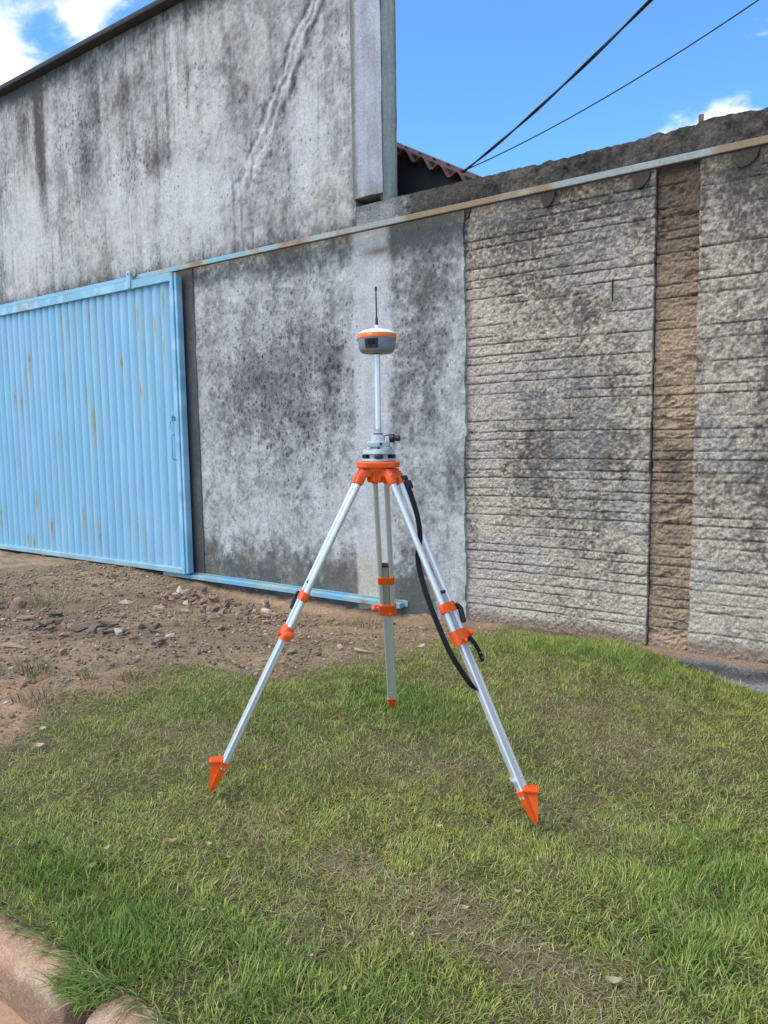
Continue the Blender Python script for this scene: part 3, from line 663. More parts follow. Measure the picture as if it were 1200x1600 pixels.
def gate_c(P):
    x, z = P[:, 0], P[:, 2]
    n = fbm(x*1.2, z*.7, 210, 4); st = fbm(x*11, z*.5, 211, 3)
    C = mix(np.tile(BLUE, (len(x), 1)), np.tile((.28, .50, .65), (len(x), 1)), np.clip(.45+1.3*(n-.5)+.5*(st-.5), 0, 1))
    C = mix(C, (.20, .44, .72), .5*gau(x, z, -9.15, .85, .14, .16)*sst(.4, .6, fbm(x*14, z*14, 212, 3)))
    C = mix(C, (.36, .52, .52), .30*sst(.56, .72, fbm(x*9, z*.45, 216, 3)))
    nn = fbm(x*28, z*7, 213, 4); nm = fbm(x*40, z*16, 217, 3)
    for i, (rx, rz_, a) in enumerate(RUSTS):
        L = .10+.14*((i*37) % 7)/7
        dz = z - rz_; s_ = np.exp(-((x-rx)/.017)**2)*np.where(dz > 0, np.exp(-(dz/.06)**2), np.exp(-(dz/L)**2))
        s2 = np.exp(-((x-rx)/.020)**2)*np.where(dz > 0, np.exp(-(dz/.08)**2), np.exp(-(dz/(L*2.3))**2))
        C = mix(C, (.40, .38, .22), np.clip(a*s2*(.3+.9*nn), 0, .7)); C = mix(C, OCH, np.clip(a*s_*1.5*nn, 0, .75)); C = mix(C, RUST, np.clip(a*s_*sst(.46, .66, nm)*1.1, 0, .85))
    return C
PITCH = .140
def sheet(x0, x1, yo):
    xs = np.arange(x0, x1+.0001, PITCH/18); zs = np.concatenate([np.arange(.055, 3.10, .03), [3.10]])
    X, Z = np.meshgrid(xs, zs, indexing='ij'); ph = ((X+12)/PITCH) % 1.0
    Y = -.072 + yo - .030*np.power(np.abs(np.sin(math.pi*ph)), .75) - .004*(fbm(X*1.2, Z*1.2, 214, 3)-.5)*2
    V = np.stack([X, Y, Z], -1).reshape(-1, 3); Q = gridfaces(len(xs), len(zs))
    Vb = V + np.array([0, .0016, 0]); o = len(V)
    Qb = Q[:, ::-1] + o
    me = fastmesh(np.concatenate([V, Vb]), np.concatenate([Q, Qb]).ravel(), np.full(2*len(Q), 4))
    C = gate_c(V); setcol(me, np.concatenate([C, C])); return link('corrugated_sheet', me, M['gate'], gt, smooth=50)
for i, (k0, k1) in enumerate(((4, 11), (11, 18), (17.98, 25.02), (25, 33), (32.98, 42))):
    sheet(-12+k0*PITCH, -12+k1*PITCH - (.03 if k1 == 42 else 0), -.004*(i % 2))
def blue_c(P):
    n = fbm(P[:, 0]*7, P[:, 2]*7, 220, 4); C = mix(np.tile(BLUE*.97, (len(P), 1)), np.tile(PALE, (len(P), 1)), sst(.35, .7, n))
    k = sst(.60, .74, fbm(P[:, 0]*4+3, P[:, 2]*6, 221, 4)); return mix(C, (.38, .32, .22), (.25 + .5*(P[:, 2] > 3.0))*k)
longbox(-11.6, -6.172, -.135, -.102, 3.085, 3.172).build('top_frame', M['gate'], gt, col=blue_c, smooth=30)
longbox(-11.6, -6.172, -.132, -.040, .0, .055).build('bottom_frame', M['gate'], gt, col=lambda P: mix(blue_c(P), (.30, .40, .40), .55*np.ones(len(P))), smooth=30)
def vbox(xc, w, y0, y1, z0, z1):
    mb = MB(); zs = np.linspace(z0, z1, 60); n = 8; b = .005; V = []
    for z in zs: V += [(xc-w/2+b, y0, z), (xc+w/2-b, y0, z), (xc+w/2, y0+b, z), (xc+w/2, y1, z), (xc-w/2, y1, z), (xc-w/2, y0+b, z)]
    n = 6; Fc = []
    for i in range(len(zs)-1):
        for k in range(n): Fc.append((i*n+k, i*n+(k+1) % n, (i+1)*n+(k+1) % n, (i+1)*n+k))
    Fc += [tuple(range(n-1, -1, -1)), tuple(range((len(zs)-1)*n, len(zs)*n))]; return mb.add(V, Fc)
def st_c(P):
    C = blue_c(P)*np.array((.98, 1, 1.02)); return mix(C, (.42, .24, .10), .9*sst(3.13, 3.16, P[:, 2]))
vbox(-6.145, .050, -.142, -.055, .004, 3.165).build('side_stile', M['gate'], gt, col=st_c, smooth=30)
vbox(-6.098, .036, -.128, -.055, .010, 3.160).build('side_stile', M['gate'], gt, col=st_c, smooth=30)
MB().tube([(-6.20, -.128, 1.50), (-6.20, -.170, 1.495), (-6.195, -.178, 1.47), (-6.195, -.178, 1.26), (-6.195, -.170, 1.235), (-6.185, -.128, 1.23)], .0075, 10).build('pull_handle', M['gate'], gt, col=(.20, .45, .66))
lt = MB().box((-6.185, -.15, 1.665), (.035, .022, .05), bev=.004).tube([(-6.18, -.165, 1.67), (-6.215, -.172, 1.63), (-6.222, -.172, 1.56)], .005, 8).build('latch', M['gate'], gt, col=(.22, .42, .58))
MB().tube([(-6.20, -.158, 1.68), (-6.165, -.17, 1.69)], .009, 10).build('bolt_head', M['gate'], lt, col=(.30, .22, .15))
hb = MB().box((-6.83, -.143, 3.185), (.058, .010, .185), bev=.003).build('hanger_bracket', M['gate'], gt, col=lambda P: blue_c(P)*.97)
MB().lathe([(.01, -.012), (.052, -.012), (.056, -.006), (.056, .006), (.052, .012), (.01, .012)], (-6.79, -.105, 3.265), 28, (Vector((1, 0, 0)), Vector((0, 0, 1)), Vector((0, -1, 0)))).build('roller', M['rail'], hb, col=(.36, .34, .30))
MB().tube([(-6.83, -.156, 3.24), (-6.83, -.146, 3.24)], .010, 10).build('bolt_head', M['gate'], hb, col=(.12, .24, .32))

# ------------------------------------------------------------------ tripod
S = Vector((-1.695, -2.815, 0))
tp = empty('surveying_tripod', (S.x, S.y, 0), 'aluminium surveying tripod with orange fittings standing on the lawn', 'tripod')
ZT = 1.328    # top of the head plate
def tri_r(t): return 1 + .10*math.cos(3*(t - math.atan2(.994*0-.108, .994)))
head = MB().lathe([(.030, -.024), (.083, -.024), (.086, -.020), (.086, -.003), (.083, 0), (.030, 0)], (S.x, S.y, ZT), 48, rfun=tri_r).build('head_plate', M['orange'], tp)
MB().lathe([(.04, -.042), (.060, -.042), (.062, -.039), (.062, -.0245), (.04, -.0245)], (S.x, S.y, ZT), 36).build('head_collar', M['orange'], head)
MB().lathe([(.02, -.084), (.042, -.084), (.047, -.078), (.048, -.0425), (.02, -.0425)], (S.x, S.y, ZT), 48, rfun=lambda t: 1+.06*(1 if math.cos(14*t) > 0 else -1)).build('centre_knob', M['orange'], head)
feet = {'A': (-2.160, -3.383), 'B': (-.957, -2.895), 'C': (-2.047, -2.215)}
LEGS = {}
def build_leg(key, tcap, tuc, tlc, tshoe):
    ft = Vector((*feet[key], .0)); d = Vector((ft.x-S.x, ft.y-S.y, 0)).normalized()
    top = Vector((S.x, S.y, 0)) + d*.078 + Vector((0, 0, 1.272)); ax = ft - top; L = ax.length; ax.normalize()
    w = Vector((-d.y, d.x, 0)); nrm = w.cross(ax).normalized()            # w: across the pair, nrm: out of the upper face
    if nrm.z < 0: nrm = -nrm
    P = lambda t, u=0, v=0: top + ax*(t*L) + w*u + nrm*v
    A3 = (w, nrm, ax)
    def seg(t0, t1, prof):   # extruded closed profile in (w, nrm)
        return MB().prism(prof, P(t0), w, nrm, ax, (t1-t0)*L)
    # sliding lower section: slotted extrusion
    a, b = .0235, .0125
    lowprof = [(-a, -b*.6), (-a+.004, -b), (-.012, -b), (-.012, -b+.003), (.012, -b+.003), (.012, -b), (a-.004, -b), (a, -b*.6), (a, -.003), (a-.005, -.002), (a-.005, .002), (a, .003), (a, b*.6), (a-.004, b), (.012, b), (.012, b-.002), (-.012, b-.002), (-.012, b), (-a+.004, b), (-a, b*.6), (-a, .003), (-a+.005, .002), (-a+.005, -.002), (-a, -.003)]
    leg = seg(tlc+.005, tshoe+.02, lowprof).build('leg', M['alu'], tp, smooth=25)
    inner = [(-.0125, -.010), (.0125, -.010), (.0125, .010), (-.0125, .010)]
    seg(tcap+.006, tlc+.006, inner).build('inner_section', M['alu_dull'], leg)
    MB().box(P(tcap+.001), (.028, .024, .012), A3, .003).build('end_cap', M['black'], leg)
    for s_ in (-1, 1):
        prof = [(s_*.0245 + .0118*math.cos(q)*1.0, .0128*math.sin(q)) for q in np.linspace(0, 2*math.pi, 20, endpoint=False)]
        MB().prism(prof, P(.005), w, nrm, ax, (tlc-.003)*L).build('upper_tube', M['alu'], leg, smooth=50)
    # hinge block: two sockets and a yoke to the head
    hg = MB()
    for s_ in (-1, 1): hg.box(P(.008, s_*.0245), (.031, .032, .054), A3, .006)
    hg.box(P(.0, 0), (.05, .024, .034), A3, .005)
    hg.box(Vector((S.x, S.y, 0)) + d*.058 + Vector((0, 0, 1.284)), (.072, .046, .034), (w, d, Vector((0, 0, 1))), .006)
    hgo = hg.build('hinge_block', M['orange'], leg)
    for s_ in (-1, 1):
        MB().tube([P(.001, s_*.034, .016), P(.001, s_*.034, .0195)], .0035, 10).build('screw', M['steel'], leg); MB().tube([P(.021, s_*.028, .016), P(.021, s_*.028, .0195)], .0035, 10).build('screw', M['steel'], leg)
    def ring(t0, t1, grow, name):
        hw, hh, r_ = .0370+grow, .0145+grow, .010
        prof = []
        for cx_, cy_, q0 in ((hw-r_, hh-r_, 0), (-hw+r_, hh-r_, 90), (-hw+r_, -hh+r_, 180), (hw-r_, -hh+r_, 270)):
            for q in (0, 30, 60, 90): prof.append((cx_+r_*math.cos(R(q0+q)), cy_+r_*math.sin(R(q0+q))))
        return seg(t0, t1, prof).build(name, M['orange'], leg, smooth=40)
    ring(tuc-.013, tuc+.013, .0015, 'upper_collar'); ring(tlc-.020, tlc+.020, .0040, 'lower_collar')
    # raised band with flange and wing screw on the lower collar
    sg = -1 if key == 'C' else 1
    wv = sg*w if key != 'A' else -w
    wv = {'A': -w, 'B': -w, 'C': -w}[key]
    if wv.dot(R2) < 0 and key in 'AB': wv = -wv
    if wv.dot(R2) > 0 and key == 'C': wv = -wv
    k0 = P(tlc-.002) + wv*.041
    MB().tube([k0, k0 + wv*.016], .0055, 10).build('screw_shaft', M['orange'], leg)
    mbk = MB(); ka = (wv, nrm, ax)
    mbk.lathe([(.004, .014), (.011, .014), (.017, .018), (.0185, .024), (.016, .031), (.008, .035), (.003, .036)], k0, 20, (nrm, ax, wv), rfun=lambda t: 1.0+.16*math.cos(2*t))
    mbk.build('clamp_knob', M['orange'], leg)
    # clip with V-shaped hook on the face
    fv = nrm if key != 'C' else -nrm
    mbc = MB().prism([(-.014, 0), (-.010, 0), (0, .012), (.010, 0), (.014, 0), (.002, .017), (-.002, .017)], P(tlc+.008, -.006) + fv*.019, w, ax, fv, .009); mbc.build('clip', M['orange'], leg)
    if key in 'AB':
        side = -R2 if key == 'A' else R2
        sw = w if w.dot(side) > 0 else -w
        # black quick-clamp lever beside the upper collar
        q0 = P(tuc-.004) + sw*.038 + nrm*.014; q1 = P(tuc+.014) + sw*.052 + nrm*.016; q2 = P(tuc+.048) + sw*.046 + nrm*.012
        lvr = MB(); e1 = (q2-q1).normalized(); e2 = (nrm - e1*nrm.dot(e1)).normalized(); e3 = e1.cross(e2)
        lvr.prism([(-.010, -.008), (.010, -.008), (.010, .008), (-.010, .008)], q0, e3, e2, (q1-q0), 1.0)
        lvr.box((q1+q2)/2, (.020, .018, (q2-q1).length+.012), (e3, e2, e1), .006)
        lo = lvr.build('clamp_lever', M['black'], leg)
        MB().tube([q0 + nrm*.006, q0 + nrm*.013], .0055, 10).build('rivet', M['steel'], lo)
        # flange on the other side of the collar
        MB().box(P(tuc) - sw*.043 + nrm*.004, (.006, .022, .034), A3, .002).build('collar_flange', M['orange'], leg)
    else:
        MB().tube([P(tuc, 0, -.016), P(tuc, 0, -.0215)], .0055, 6).build('bolt', M['steel'], leg)
    # pointed shoe with a tread step
    o_ = P(tshoe); out = d
    tip = P(1.0) ; Ls = (1-tshoe)*L
    sh = MB()
    hw = .026
    V = [P(tshoe, -hw, -.016), P(tshoe, hw, -.016), P(tshoe, hw, .016), P(tshoe, -hw, .016), P(.960, -.012, -.010), P(.960, .012, -.010), P(.960, .012, .010), P(.960, -.012, .010), P(.990)]
    sh.add(V, [(3, 2, 1, 0), (0, 1, 5, 4), (1, 2, 6, 5), (2, 3, 7, 6), (3, 0, 4, 7), (4, 5, 8), (5, 6, 8), (6, 7, 8), (7, 4, 8)])
    # web under the step: triangle plate from step to tip, on the outer side
    up = Vector((0, 0, 1)); sx = out
    if key == 'A': sx = (-R2*.85 + out*.5); sx.z = 0; sx.normalize()
    if key == 'B': sx = (R2*.85 + out*.5); sx.z = 0; sx.normalize()
    cs = sx.cross(up).normalized()
    c0 = P(tshoe+.006); stepz = c0.z + .012
    q = [c0 + cs*s_*.006 for s_ in (-1, 1)]
    e0 = Vector((c0.x, c0.y, stepz)); e1_ = e0 + sx*.052; tp_ = P(.970)
    vv = []
    for s_ in (-1, 1): vv += [e0 + cs*s_*.009, e1_ + cs*s_*.009, tp_ + sx*.012 + cs*s_*.007, tp_ - up*.012 + cs*s_*.006]
    sh.add(vv, [(0, 1, 2, 3), (7, 6, 5, 4), (0, 4, 5, 1), (1, 5, 6, 2), (2, 6, 7, 3), (3, 7, 4, 0)])
    so = sh.build('shoe', M['orange'], leg, smooth=20)
    st = MB().box(e0 + sx*.028 + up*.002, (.060, .042, .011), (sx, cs, up), .003)
    for i in range(6): st.box(e0 + sx*(.008+.008*i) + up*.008, (.0035, .038, .004), (sx, cs, up), .001)
    st.build('tread_step', M['orange'], leg)
    f2 = nrm if key != 'C' else -nrm
    for t in (tshoe-.028, tshoe-.008):
        MB().lathe([(.0045, 0), (.0042, .002), (.0025, .0032)], P(t, -.010 if key == 'A' else .008 if key == 'B' else 0) + f2*.0105, 12, (w, ax, f2)).build('rivet', M['steel'], leg)
    LEGS[key] = (P, w, nrm, ax, L)
    return leg
legA = build_leg('A', .335, .376, .489, .885)
legB = build_leg('B', .352, .397, .481, .893)
legC = build_leg('C', .332, .391, .512, .928)
# hook clip near the foot of leg B
P, w, nrm, ax, L = LEGS['B']; sw = w if w.dot(R2) < 0 else -w
c0 = P(.868) + sw*.023
MB().prism([(0, 0), (.018, .006), (.026, .026), (.020, .024), (.012, .012), (0, .012)], c0, sw, -ax, nrm, .008).build('spring_hook', M['white'], legB)
# carrying strap: from the hinge of leg B, sagging behind the leg, back to its lower collar
def ribbon(pts, wid, nv, th=.0022):
    mb = MB(); V = []; pts = [Vector(p) for p in pts]
    fine = []
    n = len(pts)
    for i in range(n-1):       # Catmull-Rom
        p0, p1, p2, p3 = pts[max(i-1, 0)], pts[i], pts[i+1], pts[min(i+2, n-1)]
        for k in range(8):
            t = k/8; fine.append(.5*((2*p1) + (p2-p0)*t + (2*p0-5*p1+4*p2-p3)*t*t + (3*p1-p0-3*p2+p3)*t**3))
    fine.append(pts[-1]); m_ = len(fine)
    for i, p in enumerate(fine):
        d = (fine[min(i+1, m_-1)] - fine[max(i-1, 0)]).normalized(); nn = nv(i/(m_-1)); s_ = d.cross(nn).normalized(); nn = s_.cross(d)
        V += [p - s_*wid/2 - nn*th/2, p + s_*wid/2 - nn*th/2, p + s_*wid/2 + nn*th/2, p - s_*wid/2 + nn*th/2]
    Fc = [(0, 1, 2, 3), ((m_-1)*4+3, (m_-1)*4+2, (m_-1)*4+1, (m_-1)*4)]
    for i in range(m_-1):
        for k in range(4): Fc.append((i*4+k, (i+1)*4+k, (i+1)*4+(k+1) % 4, i*4+(k+1) % 4))
    return mb.add(V, Fc)
back = Vector((-F.x*-1, F.y, 0)).normalized()      # away from the lens side, used only as a direction of slack
bk_ = Vector((-.56, .83, 0))
sp = [P(.018) - sw*.038 + nrm*.012, P(.05) - sw*.034 + nrm*.020, P(.09) - sw*.026 + nrm*.022, P(.14) - sw*.014 + nrm*.020, P(.19) - sw*.002 + nrm*.004, P(.24) + sw*.022 - nrm*.026, P(.30) + sw*.044 - nrm*.03, P(.37) + sw*.066 - nrm*.022,
      P(.44) + sw*.078 - nrm*.014, P(.51) + sw*.080 - nrm*.008, P(.57) + sw*.062 - nrm*.004, P(.612) + sw*.042, P(.630) + sw*-.005 - nrm*.020]
ribbon(sp, .021, lambda t: (-bk_*(1) + Vector((.6*math.sin(t*5), 0, .1))).normalized()).build('carrying_strap', M['strap'], tp, smooth=15)
MB().box(P(.036) - sw*.048 + nrm*.020, (.032, .012, .036), (w, nrm, ax), .004).build('strap_buckle', M['black'], tp)
MB().box(P(.014) - sw*.040 + nrm*.014, (.036, .014, .020), (w, nrm, ax), .004).build('strap_buckle', M['black'], tp)
ribbon([P(tt) - sw*(.026+u) + nrm*(.020+v) for tt, u, v in ((.488, 0, 0), (.51, .006, .010), (.535, .010, .012), (.562, .010, .010))], .024, lambda t: nrm).build('strap_tail', M['strap'], tp)
for tt in (.538, .552): MB().tube([P(tt) - sw*.036 + nrm*.031, P(tt) - sw*.036 + nrm*.035], .003, 10).build('stud', M['steel'], tp)

# ------------------------------------------------------------------ tribrach, pole, receiver
Zx, Zy, Zz = Vector((1, 0, 0)), Vector((0, 1, 0)), Vector((0, 0, 1))
vr = Vector((R2.x, R2.y, 0)).normalized(); vf = Vector((F.x, F.y, 0)).normalized()
tb = empty('tribrach', (S.x, S.y, ZT), 'pale grey levelling tribrach with black foot screws clamped on the tripod head', 'tribrach')
def rtri(k, ph): return lambda t: 1 + k*math.cos(3*(t-ph))
ph0 = math.atan2(-vf.y, -vf.x)
MB().lathe([(.03, .0015), (.064, .0015), (.0655, .003), (.0655, .0105), (.064, .012), (.03, .012)], (S.x, S.y, ZT), 60, rfun=rtri(.12, ph0)).build('base_plate', M['tribrach'], tb, smooth=25)
MB().lathe([(.01, .0123), (.038, .0123), (.038, .0305), (.01, .0305)], (S.x, S.y, ZT), 40).build('core', M['tribrach'], tb, smooth=25)
up_ = MB().lathe([(.03, .031), (.061, .031), (.063, .033), (.0600, .049), (.058, .051), (.03, .051)], (S.x, S.y, ZT), 60, rfun=rtri(.12, ph0)).build('upper_plate', M['tribrach'], tb, smooth=25)
for k in range(3):
    a = ph0 + k*2*math.pi/3; c = Vector((S.x+.060*math.cos(a), S.y+.060*math.sin(a), ZT))
    MB().lathe([(.006, .0125), (.015, .0125), (.0175, .015), (.0175, .026), (.0155, .0285), (.006, .029)], c, 28, rfun=lambda t: 1+.035*math.cos(12*t)).build('foot_screw', M['black'], tb)
    MB().tube([c*1 - Vector((math.cos(a), math.sin(a), 0))*.004 + Zz*.0512, c - Vector((math.cos(a), math.sin(a), 0))*.004 + Zz*.058], .0055, 12).build('screw_cap', M['black'], tb)
MB().lathe([(.02, .0513), (.0505, .0513), (.0505, .055), (.0470, .058), (.0460, .080), (.0445, .082), (.02, .082)], (S.x, S.y, ZT), 60, rfun=rtri(.06, ph0+math.pi)).build('body', M['tribrach'], tb, smooth=25)
MB().lathe([(.015, .0822), (.032, .0822), (.030, .107), (.028, .109), (.015, .109)], (S.x, S.y, ZT), 40).build('socket', M['tribrach'], tb, smooth=25)
bd = MB().box(Vector((S.x, S.y, ZT+.069)) - vr*.020 - vf*.045, (.052, .014, .020), (vr, vf, Zz), .003).build('clamp_cover', M['tribrach'], tb)
MB().box(Vector((S.x, S.y, ZT+.072)) + vr*.010 - vf*.050, (.012, .008, .010), (vr, vf, Zz), .002).build('lock_mark', M['black'], tb)
ey = Vector((S.x, S.y, ZT+.094)); ed = (vr*.94 - vf*.25).normalized(); eo = ed.orthogonal().normalized()
MB().lathe([(.008, .030), (.012, .030), (.017, .046), (.0175, .055), (.0175, .066), (.011, .069), (.0105, .077), (.0125, .078), (.0125, .088), (.009, .090)], ey, 24, (eo, ed.cross(eo), ed), rfun=lambda t: 1+.02*math.cos(12*t)).build('plummet_eyepiece', M['black'], tb)
MB().box(Vector((S.x, S.y, ZT+.085)) + vr*.036 - vf*.016, (.020, .028, .036), (vr, vf, Zz), .006).build('eyepiece_mount', M['tribrach'], tb)
MB().lathe([(.012, .1092), (.0205, .1092), (.0205, .1145), (.012, .1145)], (S.x, S.y, ZT), 28).build('adapter_ring', M['black'], tb)

po = empty('extension_pole', (S.x, S.y, ZT+.1146), 'slim bright aluminium pole carrying the receiver above the tribrach', 'pole')
zb = ZT+.1146
MB().lathe([(.006, .0005), (.0118, .0005), (.0118, .016), (.0122, .018), (.0122, .022), (.0112, .024), (.006, .024)], (S.x, S.y, zb), 24).build('pole_foot', M['alu_dull'], po)
MB().lathe([(.006, .0245), (.0112, .0245), (.0112, .300), (.0112, .320), (.006, .320)], (S.x, S.y, zb), 28).build('pole_tube', M['alu'], po)

zr = zb + .3205
rc = empty('satellite_receiver', (S.x, S.y, zr), 'round grey survey satellite receiver with orange band and white dome', 'receiver')
RC = (S.x, S.y, zr)
MB().lathe([(.010, 0), (.052, 0), (.062, .003), (.0690, .009), (.0722, .016), (.0742, .028), (.0765, .046), (.0775, .057), (.02, .057)], RC, 64).build('housing', M['grey'], rc, smooth=30)
MB().lathe([(.02, .0572), (.0790, .0572), (.0796, .060), (.0796, .0735), (.0785, .0755), (.02, .0755)], RC, 64).build('band', M['orange_band'], rc)
MB().lathe([(.02, .0757), (.0775, .0757), (.072, .0805), (.062, .0870), (.050, .0915), (.036, .0945), (.018, .0955)], RC, 64).build('dome', M['white'], rc, smooth=60)
MB().lathe([(.005, -.004), (.018, -.004), (.020, .0), (.005, .0)], RC, 24).build('mount', M['dark_grey'], rc)
an = MB().lathe([(.0045, .0957), (.0075, .0957), (.0075, .106), (.006, .112), (.0045, .112)], RC, 16).build('antenna_base', M['white'], rc)
MB().tube([Vector(RC) + Zz*z + vr*(-.00022*(z-.112)*40) for z in (.110, .135, .15, .245, .247, .262)], [.0058, .0052, .0032, .0028, .0045, .0045], 12).build('antenna', M['black'], an)
# curved control panel: black bezel, screen, two keys
def curved(ang0, ang1, z0, z1, r0, r1, th, n=10):
    """patch hugging the housing between heights z0,z1 (radii r0,r1), rounded corners ignored"""
    V = []; 
    for lay in (0, 1):
        for i in range(n+1):
            a = ang0+(ang1-ang0)*i/n
            for z, r_ in ((z0, r0), (z1, r1)):
                q = r_ + (th if lay == 0 else -.004); V.append((S.x+q*math.cos(a), S.y+q*math.sin(a), zr+z))
    k = 2*(n+1); Fc = []
    for i in range(n): Fc += [(2*i, 2*i+2, 2*i+3, 2*i+1), (k+2*i, k+2*i+1, k+2*i+3, k+2*i+2), (2*i, k+2*i, k+2*i+2, 2*i+2), (2*i+1, 2*i+3, k+2*i+3, k+2*i+1)]
    Fc += [(0, 1, k+1, k), (2*n, k+2*n, k+2*n+1, 2*n+1)]
    return MB().add(V, Fc)
am = math.atan2(-vf.y, -vf.x)          # towards the photographer
a_ = am - .20                            # panel turned slightly to the left
for t in ((am-.30),): pass
pc = am - .30
bz = curved(pc-.36, pc+.36, .0145, .0515, .0718, .0774, .0020).build('control_panel', M['black'], rc, smooth=30)
curved(pc-.19, pc+.19, .028, .046, .0746, .0766, .0030).build('screen', M['glass'], bz, smooth=30)
for s_ in (-.2, .16): curved(pc+s_-.04, pc+s_+.04, .0185, .0225, .0730, .0738, .0030, 3).build('key', M['dark_grey'], bz)
# embossed arc on the right of the housing
pts = []
for i in range(15):
    t = i/14; aa = am + .10 + 1.0*t; z = .024 + .022*math.sin(math.pi*min(1, t*1.05)*.62); r_ = np.interp(z, [.016, .028, .046], [.0722, .0742, .0765]); pts.append((S.x+r_*math.cos(aa), S.y+r_*math.sin(aa), zr+z))
MB().tube(pts, .0009, 6).build('moulded_arc', M['dark_grey'], rc)
# tiny white lettering on the band, too small in the photograph to read: strokes only
lm_ = MB(); a0_ = pc - .17
for i, (wd, hh, ht) in enumerate([(.020, 0, .0045), (.024, .0006, .0035), (.012, 0, .0052), (.024, 0, .0040), (.026, .0004, .0046), (.012, -.0004, .0050), (.024, 0, .0042)]):
    q = curved(a0_, a0_+wd, .0650+hh, .0650+hh+ht, .0796, .0796, .0004, 1); lm_.v, off = lm_.v + q.v, len(lm_.v); lm_.f += [tuple(i_+off for i_ in f) for f in q.f]; a0_ += wd+.014
lm_.build('lettering', M['white'], rc)

# ------------------------------------------------------------------ grass
def blades(x, y, L, W, az, th0, th1, C, tipc=None, zoff=0.0, seg=3):
    n = len(x); z = zg(x, y)+zoff
    d = np.stack([np.cos(az), np.sin(az), np.zeros(n)], 1); s = np.stack([-np.sin(az), np.cos(az), np.zeros(n)], 1)
    tw = RNG.normal(0, .5, n); s = s*np.cos(tw)[:, None] + d*np.sin(tw)[:, None]
    p = np.stack([x, y, z-.006], 1); V = []; wprof = [.85, 1.0, .72, 0][:seg+1]
    if seg == 2: wprof = [1, .8, 0]
    for i in range(seg+1):
        wv = (W*wprof[i]/2)[:, None]
        if i < seg: V += [p - s*wv, p + s*wv]
        else: V += [p]
        th = th0 + (th1-th0)*(i+.5)/seg; st = (L/seg)[:, None]
        p = p + st*(d*np.sin(th)[:, None] + np.array([0, 0, 1.])*np.cos(th)[:, None])
        p[:, 2] = np.maximum(p[:, 2], z+.002)
    nv = 2*seg+1; V = np.stack(V, 1).reshape(-1, 3); base = (np.arange(n)*nv)[:, None]
    F4 = [base + np.array([[2*i, 2*i+1, 2*i+3, 2*i+2]]) for i in range(seg-1)]; F3 = base + np.array([[2*seg-2, 2*seg-1, 2*seg]])
    quads = np.concatenate(F4); flat = np.concatenate([quads.ravel(), F3.ravel()]); tot = np.concatenate([np.full(len(quads), 4), np.full(n, 3)])
    me = fastmesh(V, flat, tot); me.polygons.foreach_set('use_smooth', np.ones(len(tot), bool))
    CC = np.repeat(C[:, None, :], nv, 1)
    if tipc is not None: CC[:, -1] = tipc
    setcol(me, CC.reshape(-1, 3)); return me
def scatter(x0, x1, y0, y1, dens):
    n = int((x1-x0)*(y1-y0)*dens); return RNG.uniform(x0, x1, n), RNG.uniform(y0, y1, n)
GREEN = np.array([(.150, .190, .052), (.175, .215, .065), (.215, .235, .090), (.120, .170, .045), (.245, .245, .115), (.165, .190, .080)])
DEEP = np.array([(.085, .155, .036), (.105, .180, .045), (.130, .200, .055), (.075, .135, .045)])
STRAW = np.array([(.50, .42, .23), (.41, .33, .18), (.58, .50, .30), (.31, .23, .13), (.42, .29, .17)])
def keep_view(x, y):
    """drop lawn far outside the picture (a metre of margin on each side)"""
    dx = x - CAM.x; dy = y - CAM.y; a = dx*Rt.x + dy*Rt.y; b = dx*(-math.sin(yaw)) + dy*math.cos(yaw)
    return (np.abs(a) < b*.56 + .7) & (b > .9)
